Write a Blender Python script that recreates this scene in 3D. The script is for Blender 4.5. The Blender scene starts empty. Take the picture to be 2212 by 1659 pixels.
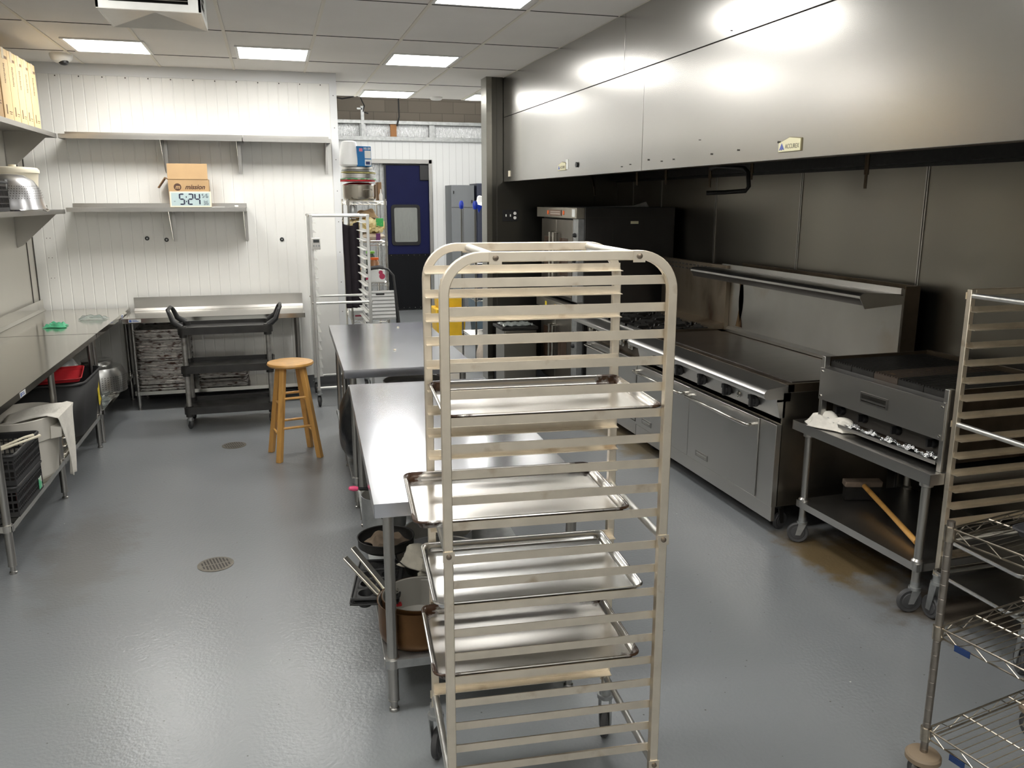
import bpy, bmesh, math, random
from mathutils import Vector, Matrix
random.seed(7)
PI=math.pi
SC=bpy.context.scene
COL=SC.collection
# ---------------------------------------------------------------- materials
MATS={}
def mat(name,col,rough=.5,metal=0.0,var=0.0,vscale=8.0,bump=0.0,bscale=40.0,stretch=(1,1,1),rvar=0.0,
        col2=None,thr=None,spec=None,trans=0.0,alpha=1.0,emit=None,estr=0.0,coat=0.0,ior=None,soft=.12,detail=4,aniso=0.0):
    """procedural principled material; var = brightness noise, col2/thr = blotches of a second colour"""
    if name in MATS: return MATS[name]
    m=bpy.data.materials.new(name); m.use_nodes=True
    nt=m.node_tree; N=nt.nodes; L=nt.links
    b=N['Principled BSDF']
    b.inputs['Base Color'].default_value=(*col,1); b.inputs['Roughness'].default_value=rough
    b.inputs['Metallic'].default_value=metal
    if spec is not None: b.inputs['Specular IOR Level'].default_value=spec
    if ior: b.inputs['IOR'].default_value=ior
    if trans: b.inputs['Transmission Weight'].default_value=trans
    if alpha<1: b.inputs['Alpha'].default_value=alpha
    if coat: b.inputs['Coat Weight'].default_value=coat; b.inputs['Coat Roughness'].default_value=.15
    if aniso: b.inputs['Anisotropic'].default_value=aniso
    if emit:
        b.inputs['Emission Color'].default_value=(*emit,1); b.inputs['Emission Strength'].default_value=estr
    if var or bump or rvar or col2:
        tc=N.new('ShaderNodeTexCoord'); mp=N.new('ShaderNodeMapping'); mp.inputs['Scale'].default_value=stretch
        L.new(tc.outputs['Object'],mp.inputs['Vector'])
        n=N.new('ShaderNodeTexNoise'); n.inputs['Scale'].default_value=vscale; n.inputs['Detail'].default_value=detail
        L.new(mp.outputs[0],n.inputs['Vector'])
        out=None
        if var:
            r=N.new('ShaderNodeMapRange'); r.inputs['From Min'].default_value=.3; r.inputs['From Max'].default_value=.7
            r.inputs['To Min'].default_value=1-var; r.inputs['To Max'].default_value=1+var
            L.new(n.outputs['Fac'],r.inputs['Value'])
            mx=N.new('ShaderNodeVectorMath'); mx.operation='SCALE'
            mx.inputs[0].default_value=col; L.new(r.outputs[0],mx.inputs['Scale']); out=mx.outputs[0]
        if col2:
            n2=N.new('ShaderNodeTexNoise'); n2.inputs['Scale'].default_value=vscale*.7; n2.inputs['Detail'].default_value=6
            L.new(mp.outputs[0],n2.inputs['Vector'])
            r2=N.new('ShaderNodeMapRange'); r2.inputs['From Min'].default_value=thr; r2.inputs['From Max'].default_value=thr+soft
            L.new(n2.outputs['Fac'],r2.inputs['Value'])
            mc=N.new('ShaderNodeMix'); mc.data_type='RGBA'
            L.new(r2.outputs[0],mc.inputs[0])
            if out: L.new(out,mc.inputs[6])
            else: mc.inputs[6].default_value=(*col,1)
            mc.inputs[7].default_value=(*col2,1); out=mc.outputs[2]
        if out: L.new(out,b.inputs['Base Color'])
        if rvar and rvar>.06:
            r3=N.new('ShaderNodeMapRange'); r3.inputs['From Min'].default_value=.3; r3.inputs['From Max'].default_value=.7
            r3.inputs['To Min'].default_value=max(.03,rough-rvar); r3.inputs['To Max'].default_value=rough+rvar
            L.new(n.outputs['Fac'],r3.inputs['Value']); L.new(r3.outputs[0],b.inputs['Roughness'])
        if bump:
            n4=N.new('ShaderNodeTexNoise'); n4.inputs['Scale'].default_value=bscale; n4.inputs['Detail'].default_value=3
            L.new(mp.outputs[0],n4.inputs['Vector'])
            bp=N.new('ShaderNodeBump'); bp.inputs['Strength'].default_value=bump; bp.inputs['Distance'].default_value=.01
            L.new(n4.outputs['Fac'],bp.inputs['Height']); L.new(bp.outputs[0],b.inputs['Normal'])
    MATS[name]=m; return m

M_steel=mat('steel',(.50,.49,.47),.32,1,var=.06,vscale=1.5,rvar=.03,detail=1)
M_table=mat('table_steel',(.60,.61,.65),.18,1,var=.06,vscale=3,rvar=.03,detail=2)
M_counter=mat('counter_steel',(.68,.66,.61),.14,1,var=.03,vscale=1.5,rvar=.02,detail=1)
M_leg=mat('galvanized_leg',(.42,.41,.39),.32,1,var=.1,vscale=20,stretch=(1,1,.1))
M_hood=mat('hood_steel',(.46,.45,.43),.25,1,var=.05,vscale=.9,rvar=.03,stretch=(1,1,.5),detail=1)
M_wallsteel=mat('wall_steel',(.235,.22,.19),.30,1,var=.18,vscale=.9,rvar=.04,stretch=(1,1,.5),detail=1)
M_alu=mat('rack_aluminium',(.76,.685,.57),.42,1,var=.07,vscale=14,col2=(.55,.45,.33),thr=.62,rvar=.03)
M_alup=mat('pale_aluminium',(.72,.72,.70),.40,1,var=.05,vscale=12)
M_pan=mat('sheet_pan_aluminium',(.62,.62,.61),.24,1,var=.04,vscale=2.5,rvar=.03,detail=1)
def burnt_pan():
    m=mat('burnt_pan_aluminium',(.62,.60,.57),.26,1,var=.05,vscale=3,rvar=.04,detail=1).copy(); m.name='corner_burnt_aluminium'
    nt=m.node_tree; N=nt.nodes; L=nt.links; b=N['Principled BSDF']; tc=[n for n in N if n.type=='TEX_COORD'][0]
    src=b.inputs['Base Color'].links[0].from_socket
    def vm(op,a,v=None):
        n=N.new('ShaderNodeVectorMath'); n.operation=op; L.new(a,n.inputs[0])
        if v: n.inputs[1].default_value=v
        return n
    n=vm('SUBTRACT',tc.outputs['Object'],(.3225,.226,0)); n=vm('ABSOLUTE',n.outputs[0]); n=vm('SUBTRACT',n.outputs[0],(.315,.22,0)); n=vm('MULTIPLY',n.outputs[0],(1,1,0)); ln=vm('LENGTH',n.outputs[0])
    nz=N.new('ShaderNodeTexNoise'); nz.inputs['Scale'].default_value=24; nz.inputs['Detail'].default_value=6; L.new(tc.outputs['Object'],nz.inputs['Vector'])
    ad=N.new('ShaderNodeMath'); ad.operation='MULTIPLY_ADD'; L.new(nz.outputs['Fac'],ad.inputs[0]); ad.inputs[1].default_value=-.16; L.new(ln.outputs['Value'],ad.inputs[2])
    r=N.new('ShaderNodeMapRange'); r.inputs['From Min'].default_value=-.045; r.inputs['From Max'].default_value=-.02; r.inputs['To Min'].default_value=1; r.inputs['To Max'].default_value=0; L.new(ad.outputs[0],r.inputs['Value'])
    x=N.new('ShaderNodeMix'); x.data_type='RGBA'; L.new(r.outputs[0],x.inputs[0]); L.new(src,x.inputs[6]); x.inputs[7].default_value=(.045,.022,.012,1); L.new(x.outputs[2],b.inputs['Base Color'])
    q=N.new('ShaderNodeMapRange'); q.inputs['To Min'].default_value=1; q.inputs['To Max'].default_value=.1; L.new(r.outputs[0],q.inputs['Value']); L.new(q.outputs[0],b.inputs['Metallic'])
    return m
M_panb=burnt_pan()
M_dpan=mat('stacked_pan_aluminium',(.42,.40,.38),.42,1,var=.3,vscale=22,col2=(.07,.04,.03),thr=.53)
nt=M_dpan.node_tree; tc=[n for n in nt.nodes if n.type=='TEX_COORD'][0]; mp=[n for n in nt.nodes if n.type=='MAPPING'][0]
oi=nt.nodes.new('ShaderNodeObjectInfo'); va=nt.nodes.new('ShaderNodeVectorMath'); va.operation='MULTIPLY_ADD'; va.inputs[1].default_value=(37,41,29)
nt.links.new(oi.outputs['Location'],va.inputs[0]); nt.links.new(tc.outputs['Object'],va.inputs[2]); nt.links.new(va.outputs[0],mp.inputs['Vector'])
M_chrome=mat('chrome',(.55,.53,.49),.16,1,var=.1,vscale=30)
M_wire=mat('worn_chrome_wire',(.38,.34,.28),.28,1,var=.25,vscale=25)
M_post=mat('worn_post',(.30,.27,.24),.38,1,var=.15,vscale=25)
M_black=mat('black_plastic',(.018,.018,.019),.5,0,var=.15,vscale=12)
M_blackm=mat('black_satin',(.012,.012,.013),.35)
M_rubber=mat('grey_rubber',(.05,.05,.052),.6)
M_white=mat('white_plastic',(.74,.73,.70),.4)
M_offw=mat('cream_plastic',(.72,.66,.52),.45)
M_wood=mat('pine',(.60,.32,.085),.38,0,var=.13,vscale=6,stretch=(3,3,.6),coat=.3,col2=(.33,.16,.04),thr=.64)
M_card=mat('cardboard',(.50,.33,.17),.75,0,var=.06,vscale=5)
M_card2=mat('pale_cardboard',(.68,.50,.27),.75,0,var=.06,vscale=5)
M_cardd=mat('brown_cardboard',(.28,.17,.09),.8)
M_ink=mat('print_ink',(.09,.045,.03),.7)
M_cloth=mat('white_cloth',(.72,.69,.63),.9,0,var=.06,vscale=25,bump=.25,bscale=90)
M_greycl=mat('grey_cloth',(.50,.47,.40),.9,0,var=.12,vscale=20,bump=.3,bscale=60)
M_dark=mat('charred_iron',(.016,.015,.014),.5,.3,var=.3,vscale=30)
M_griddle=mat('griddle_plate',(.030,.024,.020),.34,.5,var=.3,vscale=4,stretch=(1,3,1),rvar=.06)
M_stain=mat('heat_stained_steel',(.30,.25,.19),.42,1,var=.15,vscale=3,col2=(.06,.03,.014),thr=.47,soft=.2,stretch=(1,1,.5))
M_grease=mat('greasy_steel',(.11,.085,.06),.42,.9,var=.3,vscale=4,col2=(.05,.03,.018),thr=.5,soft=.2)
M_oven=mat('dark_oven_enamel',(.055,.052,.050),.34,.75,var=.15,vscale=2.5,rvar=.05)
M_galv=mat('galvanized',(.42,.43,.43),.45,.9,var=.15,vscale=20)
M_foil=mat('foil_insulation',(.62,.63,.64),.25,1,var=.25,vscale=30,bump=.9,bscale=30,stretch=(4,4,.4))
M_blue=mat('blue_door',(.007,.009,.048),.6,0,spec=.15,var=.08,vscale=3)
M_kick=mat('black_kickplate',(.006,.0065,.008),.7,0,spec=.15,var=.15,vscale=2)
M_yellow=mat('yellow_plastic',(.70,.42,.015),.45,0,var=.1,vscale=6)
M_bin=mat('blue_grey_plastic',(.045,.075,.10),.55,0,var=.15,vscale=4)
M_red=mat('red_plastic',(.62,.03,.04),.4)
M_green=mat('green_plastic',(.05,.38,.09),.4)
M_orange=mat('orange_plastic',(.85,.14,.02),.4)
M_bluep=mat('blue_plastic',(.01,.04,.42),.35)
M_label=mat('label_paper',(.75,.76,.74),.6)
M_clabel=mat('cream_label',(.74,.70,.48),.5)
M_yl=mat('yellow_label',(.82,.62,.04),.5,col2=(.20,.14,.02),thr=.6,vscale=30)
M_copper=mat('burnt_pot_outside',(.13,.065,.025),.38,.75,var=.3,vscale=5,col2=(.02,.012,.008),thr=.52,soft=.2)
M_clear=mat('clear_plastic',(.85,.9,.88),.12,0,trans=.85,ior=1.3,bump=.6,bscale=25)
M_cgreen=mat('green_clear_plastic',(.15,.62,.36),.2,0,trans=.35,ior=1.3,bump=.5,bscale=25)
M_bag=mat('black_bag',(.010,.011,.013),.28,0,bump=.9,bscale=9)
M_lamp=mat('lamp_diffuser',(.9,.9,.88),.5,0,emit=(1.0,.985,.94),estr=17.0)
M_frame=mat('white_frame',(.78,.77,.74),.45)
M_lcd=mat('lcd',(.42,.52,.53),.25)
M_seg=mat('lcd_segment',(.008,.010,.035),.4)
M_block=None
# ---------------------------------------------------------------- mesh helpers
class MB:
    def __init__(s): s.bm=bmesh.new()
    def _add(s,vs,fs,M=None):
        V=[s.bm.verts.new(M@Vector(v) if M else v) for v in vs]
        for f in fs:
            try: s.bm.faces.new([V[i] for i in f])
            except ValueError: pass
        return V
    def box(s,x0,x1,y0,y1,z0,z1,M=None):
        vs=[(x,y,z) for z in (z0,z1) for x,y in ((x0,y0),(x1,y0),(x1,y1),(x0,y1))]
        s._add(vs,[(3,2,1,0),(4,5,6,7),(0,1,5,4),(1,2,6,5),(2,3,7,6),(3,0,4,7)],M); return s
    def prism(s,poly,a,b,axis='x',M=None):
        """poly = list of 2D points extruded along axis from a to b. axis x: (y,z); y: (x,z); z: (x,y)"""
        n=len(poly)
        def P(p,t): return {'x':(t,p[0],p[1]),'y':(p[0],t,p[1]),'z':(p[0],p[1],t)}[axis]
        vs=[P(p,a) for p in poly]+[P(p,b) for p in poly]
        s._add(vs,[tuple(range(n))[::-1],tuple(range(n,2*n))]+[(i,(i+1)%n,n+(i+1)%n,n+i) for i in range(n)],M); return s
    def tube(s,pts,r,n=10,cap=True,closed=False):
        pts=[Vector(p) for p in pts]; rings=[]; m=len(pts)
        up=None
        for i,p in enumerate(pts):
            if closed: t=(pts[(i+1)%m]-pts[i-1])
            else: t=(pts[min(i+1,m-1)]-pts[max(i-1,0)])
            t.normalize()
            if up is None:
                up=Vector((0,0,1)) if abs(t.z)<.9 else Vector((1,0,0))
            a=up-t*up.dot(t)
            if a.length<1e-4: a=t.orthogonal()
            a.normalize(); up=a; b=t.cross(a)
            rr=r[i] if isinstance(r,(list,tuple)) else r
            rings.append([s.bm.verts.new(p+a*(rr*math.cos(2*PI*k/n))+b*(rr*math.sin(2*PI*k/n))) for k in range(n)])
        R=rings+([rings[0]] if closed else [])
        for A,B in zip(R[:-1],R[1:]):
            for k in range(n): s.bm.faces.new((A[k],A[(k+1)%n],B[(k+1)%n],B[k]))
        if cap and not closed:
            s.bm.faces.new(rings[0][::-1]); s.bm.faces.new(rings[-1])
        return s
    def cyl(s,x,y,z0,z1,r,n=16,r2=None):
        return s.tube([(x,y,z0),(x,y,z1)],[r,r if r2 is None else r2],n)
    def lathe(s,prof,c=(0,0,0),n=24,axis='z',sx=1,sy=1,cap=True):
        """prof = [(r,z)...] revolved"""
        c=Vector(c); rings=[]
        for r,z in prof:
            ring=[]
            for k in range(n):
                a=2*PI*k/n; p=(r*math.cos(a)*sx,r*math.sin(a)*sy,z)
                if axis=='y': p=(p[0],p[2],p[1])
                if axis=='x': p=(p[2],p[0],p[1])
                ring.append(s.bm.verts.new(c+Vector(p)))
            rings.append(ring)
        for A,B in zip(rings[:-1],rings[1:]):
            for k in range(n):
                s.bm.faces.new((A[k],A[(k+1)%n],B[(k+1)%n],B[k]))
        if cap and prof[0][0]>1e-5: s.bm.faces.new(rings[0][::-1])
        if cap and prof[-1][0]>1e-5: s.bm.faces.new(rings[-1])
        return s
    def sweep(s,pts,hw,hd,closed=False):
        """rectangular tube along a planar path in the u-z plane; hw half width in plane, hd half width across (y)"""
        pts=[Vector(p) for p in pts]; m=len(pts); rings=[]
        for i,p in enumerate(pts):
            t=(pts[(i+1)%m]-pts[i-1]) if closed else (pts[min(i+1,m-1)]-pts[max(i-1,0)])
            t.normalize(); nrm=t.cross(Vector((0,1,0))).normalized()
            rings.append([s.bm.verts.new(p+nrm*a+Vector((0,b,0))) for a,b in ((hw,-hd),(hw,hd),(-hw,hd),(-hw,-hd))])
        R=rings+([rings[0]] if closed else [])
        for A,B in zip(R[:-1],R[1:]):
            for k in range(4): s.bm.faces.new((A[k],A[(k+1)%4],B[(k+1)%4],B[k]))
        if not closed: s.bm.faces.new(rings[0][::-1]); s.bm.faces.new(rings[-1])
        return s
    def grid(s,f,nu,nv):
        V=[[s.bm.verts.new(f(i/nu,j/nv)) for j in range(nv+1)] for i in range(nu+1)]
        for i in range(nu):
            for j in range(nv): s.bm.faces.new((V[i][j],V[i+1][j],V[i+1][j+1],V[i][j+1]))
        return s
    def xf(s,M): bmesh.ops.transform(s.bm,matrix=M,verts=s.bm.verts); return s
    def build(s,name,m,parent=None,bevel=0,smooth=True,solid=0,weld=True,sub=0,label=None,loc=None):
        if weld: bmesh.ops.remove_doubles(s.bm,verts=s.bm.verts,dist=1e-5)
        bmesh.ops.recalc_face_normals(s.bm,faces=s.bm.faces)
        me=bpy.data.meshes.new(name); s.bm.to_mesh(me); s.bm.free()
        if smooth:
            for p in me.polygons: p.use_smooth=True
            me.set_sharp_from_angle(angle=math.radians(38))
        me.materials.append(m)
        o=bpy.data.objects.new(name,me); COL.objects.link(o)
        if parent: o.parent=parent
        if loc: o.location=loc
        if solid:
            md=o.modifiers.new('s','SOLIDIFY'); md.thickness=solid; md.offset=0
        if sub:
            md=o.modifiers.new('u','SUBSURF'); md.levels=sub; md.render_levels=sub
        if bevel:
            md=o.modifiers.new('b','BEVEL'); md.width=bevel; md.segments=2; md.limit_method='ANGLE'; md.angle_limit=math.radians(40)
        if label: o['label']=label
        return o
def thing(name,label,cat,loc=(0,0,0),rz=0,group=None,rot=None):
    o=bpy.data.objects.new(name,None); COL.objects.link(o); o.empty_display_size=.1
    o.location=loc; o.rotation_euler=rot if rot else (0,0,rz)
    o['label']=label; o['category']=cat
    if group: o['group']=group
    return o
def tag(o,label,cat,group=None,kind=None):
    o['label']=label; o['category']=cat
    if group: o['group']=group
    if kind: o['kind']=kind
    return o
def struct(name,mb,m,**k):
    o=mb.build(name,m,**k); o['kind']='structure'; return o
KIDS={}
def copy_tree(o,parent=None,kids=None):
    if kids is None:
        kids={}
        for x in bpy.data.objects:
            if x.parent: kids.setdefault(x.parent.name,[]).append(x)
    c=o.copy(); COL.objects.link(c); c.parent=parent
    for ch in kids.get(o.name,[]): copy_tree(ch,c,kids)
    return c
def T(x=0,y=0,z=0): return Matrix.Translation((x,y,z))
def R(a,ax='Z'): return Matrix.Rotation(a,4,ax)
def text(body,size,m,parent,M,name='lettering',ext=.0006,shear=0,align='CENTER',sx=1.0,bold=0):
    cu=bpy.data.curves.new('t','FONT'); cu.body=body; cu.size=size; cu.extrude=ext; cu.shear=shear; cu.align_x=align; cu.align_y='CENTER'; cu.offset=bold
    o=bpy.data.objects.new('t',cu); COL.objects.link(o)
    dg=bpy.context.evaluated_depsgraph_get(); dg.update()
    me=bpy.data.meshes.new_from_object(o.evaluated_get(dg)); bpy.data.objects.remove(o); bpy.data.curves.remove(cu)
    me.transform(M@Matrix.Diagonal((sx,1,1,1)))
    me.materials.clear(); me.materials.append(m)
    t=bpy.data.objects.new(name,me); COL.objects.link(t); t.parent=parent
    return t
# text planes: facing -Y (towards camera): X->x, Y->z ; facing -X: local x -> -y , local y -> z
FACE_Y=Matrix(((1,0,0,0),(0,0,-1,0),(0,1,0,0),(0,0,0,1)))
FACE_X=Matrix(((0,0,-1,0),(-1,0,0,0),(0,1,0,0),(0,0,0,1)))
def arc(cx,cz,r,a0,a1,n,y=0): return [(cx+r*math.cos(a0+(a1-a0)*i/n),y,cz+r*math.sin(a0+(a1-a0)*i/n)) for i in range(n+1)]
def rrect(x0,x1,y0,y1,r,n=4):
    o=[]
    for cx,cy,a in ((x1-r,y1-r,0),(x0+r,y1-r,PI/2),(x0+r,y0+r,PI),(x1-r,y0+r,1.5*PI)):
        for i in range(n+1): o.append((cx+r*math.cos(a+PI/2*i/n),cy+r*math.sin(a+PI/2*i/n)))
    return o

# ---------------------------------------------------------------- camera
cam=bpy.data.cameras.new('camera'); co=bpy.data.objects.new('camera',cam); COL.objects.link(co)
cam.sensor_width=36; cam.lens=1795*36/2212; cam.clip_start=.05; cam.clip_end=60
co.location=(0,0,2.0)
th=math.atan(396/1795); co.rotation_euler=(PI/2-th,0,-math.radians(15.87))
SC.camera=co
SC.view_settings.view_transform='Standard'; SC.view_settings.look='None'; SC.view_settings.gamma=1
SC.view_settings.use_curve_mapping=False; SC.view_settings.exposure=0.8
w=bpy.data.worlds.new('world'); SC.world=w; w.use_nodes=True
w.node_tree.nodes['Background'].inputs[0].default_value=(.5,.5,.5,1); w.node_tree.nodes['Background'].inputs[1].default_value=.05

# ---------------------------------------------------------------- structure
ZC=3.28
def floor_mat():
    m=bpy.data.materials.new('epoxy_floor'); m.use_nodes=True; nt=m.node_tree; N=nt.nodes; L=nt.links; b=N['Principled BSDF']
    tc=N.new('ShaderNodeTexCoord')
    def noise(sc,det=4,rough=.5):
        n=N.new('ShaderNodeTexNoise'); n.inputs['Scale'].default_value=sc; n.inputs['Detail'].default_value=det; n.inputs['Roughness'].default_value=rough
        L.new(tc.outputs['Object'],n.inputs['Vector']); return n
    def rng(src,a,b_,c,d):
        r=N.new('ShaderNodeMapRange'); r.inputs['From Min'].default_value=a; r.inputs['From Max'].default_value=b_
        r.inputs['To Min'].default_value=c; r.inputs['To Max'].default_value=d; L.new(src,r.inputs['Value']); return r.outputs[0]
    def mix(f,a,b_):
        x=N.new('ShaderNodeMix'); x.data_type='RGBA'; L.new(f,x.inputs[0])
        for s,i in ((a,6),(b_,7)):
            if isinstance(s,tuple): x.inputs[i].default_value=(*s,1)
            else: L.new(s,x.inputs[i])
        return x.outputs[2]
    c=mix(rng(noise(1.1,1).outputs['Fac'],.3,.7,0,1),(.185,.195,.204),(.210,.220,.230))
    # small specks and chips
    v=N.new('ShaderNodeTexVoronoi'); v.inputs['Scale'].default_value=11; L.new(tc.outputs['Object'],v.inputs['Vector'])
    c=mix(rng(v.outputs['Distance'],.035,.05,1,0),c,(.06,.055,.05))
    v=N.new('ShaderNodeTexVoronoi'); v.inputs['Scale'].default_value=3.7; L.new(tc.outputs['Object'],v.inputs['Vector'])
    c=mix(rng(v.outputs['Distance'],.012,.018,1,0),c,(.6,.6,.58))
    # brown grease spill marks beside the cooking line
    def spill(c,x,y,sx,sy,col,amt):
        mp=N.new('ShaderNodeMapping'); mp.vector_type='TEXTURE'; mp.inputs['Location'].default_value=(x+.45,y+.45,.45); mp.inputs['Scale'].default_value=(sx,sy,3)
        ad=N.new('ShaderNodeVectorMath'); ad.operation='ADD'
        nn=noise(5,5,.65); sc=N.new('ShaderNodeVectorMath'); sc.operation='SCALE'; L.new(nn.outputs['Color'],sc.inputs[0])
        sc.inputs['Scale'].default_value=.9; L.new(tc.outputs['Object'],ad.inputs[0]); L.new(sc.outputs[0],ad.inputs[1]); L.new(ad.outputs[0],mp.inputs['Vector'])
        g=N.new('ShaderNodeTexGradient'); g.gradient_type='SPHERICAL'; L.new(mp.outputs[0],g.inputs['Vector'])
        return mix(rng(g.outputs['Fac'],.0,.55,0,amt),c,col)
    c=spill(c,3.05,3.75,.34,.55,(.13,.085,.03),.9)
    c=spill(c,3.22,3.05,.45,.35,(.08,.055,.03),.8)
    c=spill(c,2.85,6.35,.30,.9,(.15,.11,.05),.8)
    c=spill(c,-1.15,5.0,.32,.9,(.12,.105,.09),.4)
    L.new(c,b.inputs['Base Color'])
    b.inputs['Roughness'].default_value=.29
    b.inputs['Specular IOR Level'].default_value=.75
    bp=N.new('ShaderNodeBump'); bp.inputs['Strength'].default_value=.35; bp.inputs['Distance'].default_value=.004
    L.new(noise(60,2,.5).outputs['Fac'],bp.inputs['Height']); L.new(bp.outputs[0],b.inputs['Normal'])
    return m
struct('floor',MB().box(-2.5,5,-4,16,-.1,0),floor_mat(),smooth=False)
M_tile=mat('ceiling_tile',(.74,.715,.68),.85,0,var=.04,vscale=1.2,bump=.1,bscale=120)
M_tbar=mat('ceiling_grid',(.70,.66,.58),.6)
M_gap=mat('dark_gap',(.05,.045,.04),.8)
struct('ceiling',MB().box(-2.25,2.47,-4,11.08,ZC,ZC+.06),M_tile,smooth=False)
mb=MB()
for k in range(-3,5): mb.box(-.27+.685*k-.0125,-.27+.685*k+.0125,-4,11.08,ZC-.006,ZC-.001)
struct('trim_1',mb,M_tbar,smooth=False)
mb=MB()
for k in range(-10,3):
    y=8.48+1.3*k
    mb.box(-2.25,2.46,y-.003,y+.003,ZC-.004,ZC-.0005)
struct('trim_2',mb,M_gap,smooth=False)
# partition of ribbed white panels (walk-in cooler face)
M_panel=mat('white_panel',(.76,.755,.73),.42,0,var=.03,vscale=2,spec=.4)
M_flash=mat('white_flashing',(.66,.67,.68),.45)
prof=[]
x=-2.25
while x<.40:
    prof+=[(x,9.2),(x+.086,9.2),(x+.090,9.203),(x+.096,9.203)]; x+=.1
prof+=[(.50,9.2),(.72,9.2),(.72,9.3),(-2.25,9.3)]
struct('wall_back',MB().prism(prof,0,3.28,'z'),M_panel,smooth=False)
struct('wall_cooler_side',MB().box(.62,.72,9.3,15.4,0,3.28),M_panel,smooth=False)
struct('trim_3',MB().box(-2.25,.725,9.190,9.1995,3.175,3.28).box(.655,.725,9.186,9.1995,.12,3.175),M_flash,smooth=False)
mb=MB()
for i in range(14): mb.lathe([(.006,0),(.006,.004),(.003,.006)],(-2.1+.205*i,9.1895,3.16),8,'y')
for i in range(9): mb.lathe([(.005,0),(.005,.004)],(.69,9.1855,.5+.32*i),8,'y')
for z in (1.25,1.45,1.64): mb.lathe([(.004,0),(.004,.004)],(-2.13,9.199,z),8,'y').lathe([(.004,0),(.004,.004)],(-2.10,9.199,z),8,'y')
struct('trim_4',mb,M_gap)
M_cove=mat('dark_cove_base',(.035,.038,.042),.5)
struct('baseboard_back',MB().prism([(9.199,.0),(9.15,.0),(9.165,.03),(9.185,.13),(9.199,.13)],-2.25,.74,'x'),M_cove)
# left wall: smooth pale panels with a dark joint near the corner
M_lwall=mat('cream_panel',(.46,.44,.39),.30,0,var=.03,vscale=1.5,spec=.5)
struct('wall_left',MB().box(-2.35,-2.25,-4,9.3,0,3.28),M_lwall,smooth=False)
struct('trim_5',MB().box(-2.2495,-2.243,8.93,8.945,.94,3.28).box(-2.2495,-2.243,9.15,9.172,.94,3.28),M_gap,smooth=False)
struct('wall_rear',MB().box(-2.35,5,-4.1,-4,0,3.4),M_panel,smooth=False)
# right wall in stainless sheets
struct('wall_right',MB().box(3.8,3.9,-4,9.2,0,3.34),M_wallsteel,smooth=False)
mb=MB()
for y in (8.55,7.85,6.75,5.5,4.25,3.0): mb.box(3.794,3.7995,y-.012,y+.012,0,3.28)
struct('trim_6',mb,mat('seam_steel',(.45,.43,.40),.35,1),smooth=False)
mb=MB()
for y in (8.55,7.85,6.75,5.5,4.25,3.0): mb.box(3.792,3.7945,y-.002,y+.002,0,3.28)
struct('trim_7',mb,M_gap,smooth=False)
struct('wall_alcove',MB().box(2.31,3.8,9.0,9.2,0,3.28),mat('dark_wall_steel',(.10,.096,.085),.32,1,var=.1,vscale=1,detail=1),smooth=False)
struct('trim_8',MB().prism([(2.27,8.985),(2.33,8.985),(2.33,9.0),(2.31,9.0),(2.31,9.2),(2.33,9.2),(2.33,9.215),(2.27,9.215)],0,3.28,'z'),mat('trim_steel',(.26,.25,.22),.25,1),smooth=False)
struct('trim_9',MB().box(3.52,3.53,8.994,8.9995,0,2.6).box(2.385,2.389,8.994,8.9995,0,3.28),M_gap,smooth=False)
struct('baseboard_alcove',MB().prism([(9.0,0),(8.96,0),(8.98,.1),(9.0,.1)],2.35,3.8,'x'),M_cove)
struct('ceiling_hood_side',MB().box(2.47,3.9,-4,9.2,3.281,3.34),M_tile,smooth=False)
# the room beyond
M_fpanel=mat('far_white_panel',(.76,.77,.77),.45)
mb=MB().box(.72,1.42,15.4,15.5,0,3.04).box(2.86,4.4,15.4,15.5,0,3.04).box(1.42,2.86,15.4,15.5,2.65,3.04)
struct('wall_far',mb,M_fpanel,smooth=False)
mb=MB()
for i in range(30):
    x=.75+.122*i
    for a,b in (((2.66,3.03),) if 1.36<x<2.92 else ((.02,3.03),)): mb.box(x-.0018,x+.0018,15.3975,15.3995,a,b)
struct('trim_10',mb,mat('panel_groove',(.46,.46,.46),.6),smooth=False)
struct('trim_11',MB().box(1.36,1.42,15.37,15.42,0,2.72).box(2.80,2.86,15.37,15.42,0,2.72).box(1.36,2.86,15.37,15.42,2.65,2.72),M_steel,bevel=.004)
struct('trim_12',MB().box(.72,4.4,15.34,15.5,3.04,3.11).box(.72,4.4,15.42,15.5,3.33,3.39),M_galv,bevel=.003)
mb=MB()
for x in (1.60,2.84,.8,3.95): mb.box(x,x+.1,15.45,15.5,3.11,3.36)
mb.box(1.62,1.67,15.40,15.45,3.11,3.62)
struct('trim_13',mb,M_galv,smooth=False)
struct('trim_14',MB().box(2.14,2.25,15.46,15.5,3.10,3.34),mat('plywood',(.42,.20,.08),.8),smooth=False)
struct('wall_foil',MB().box(.72,4.4,15.56,15.6,0,3.34),M_foil,smooth=False)
mb=MB()
for x in (1.50,1.72,1.93): mb.box(x,x+.09,15.50,15.55,0,2.9)
struct('trim_15',mb,M_galv,smooth=False)
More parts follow.
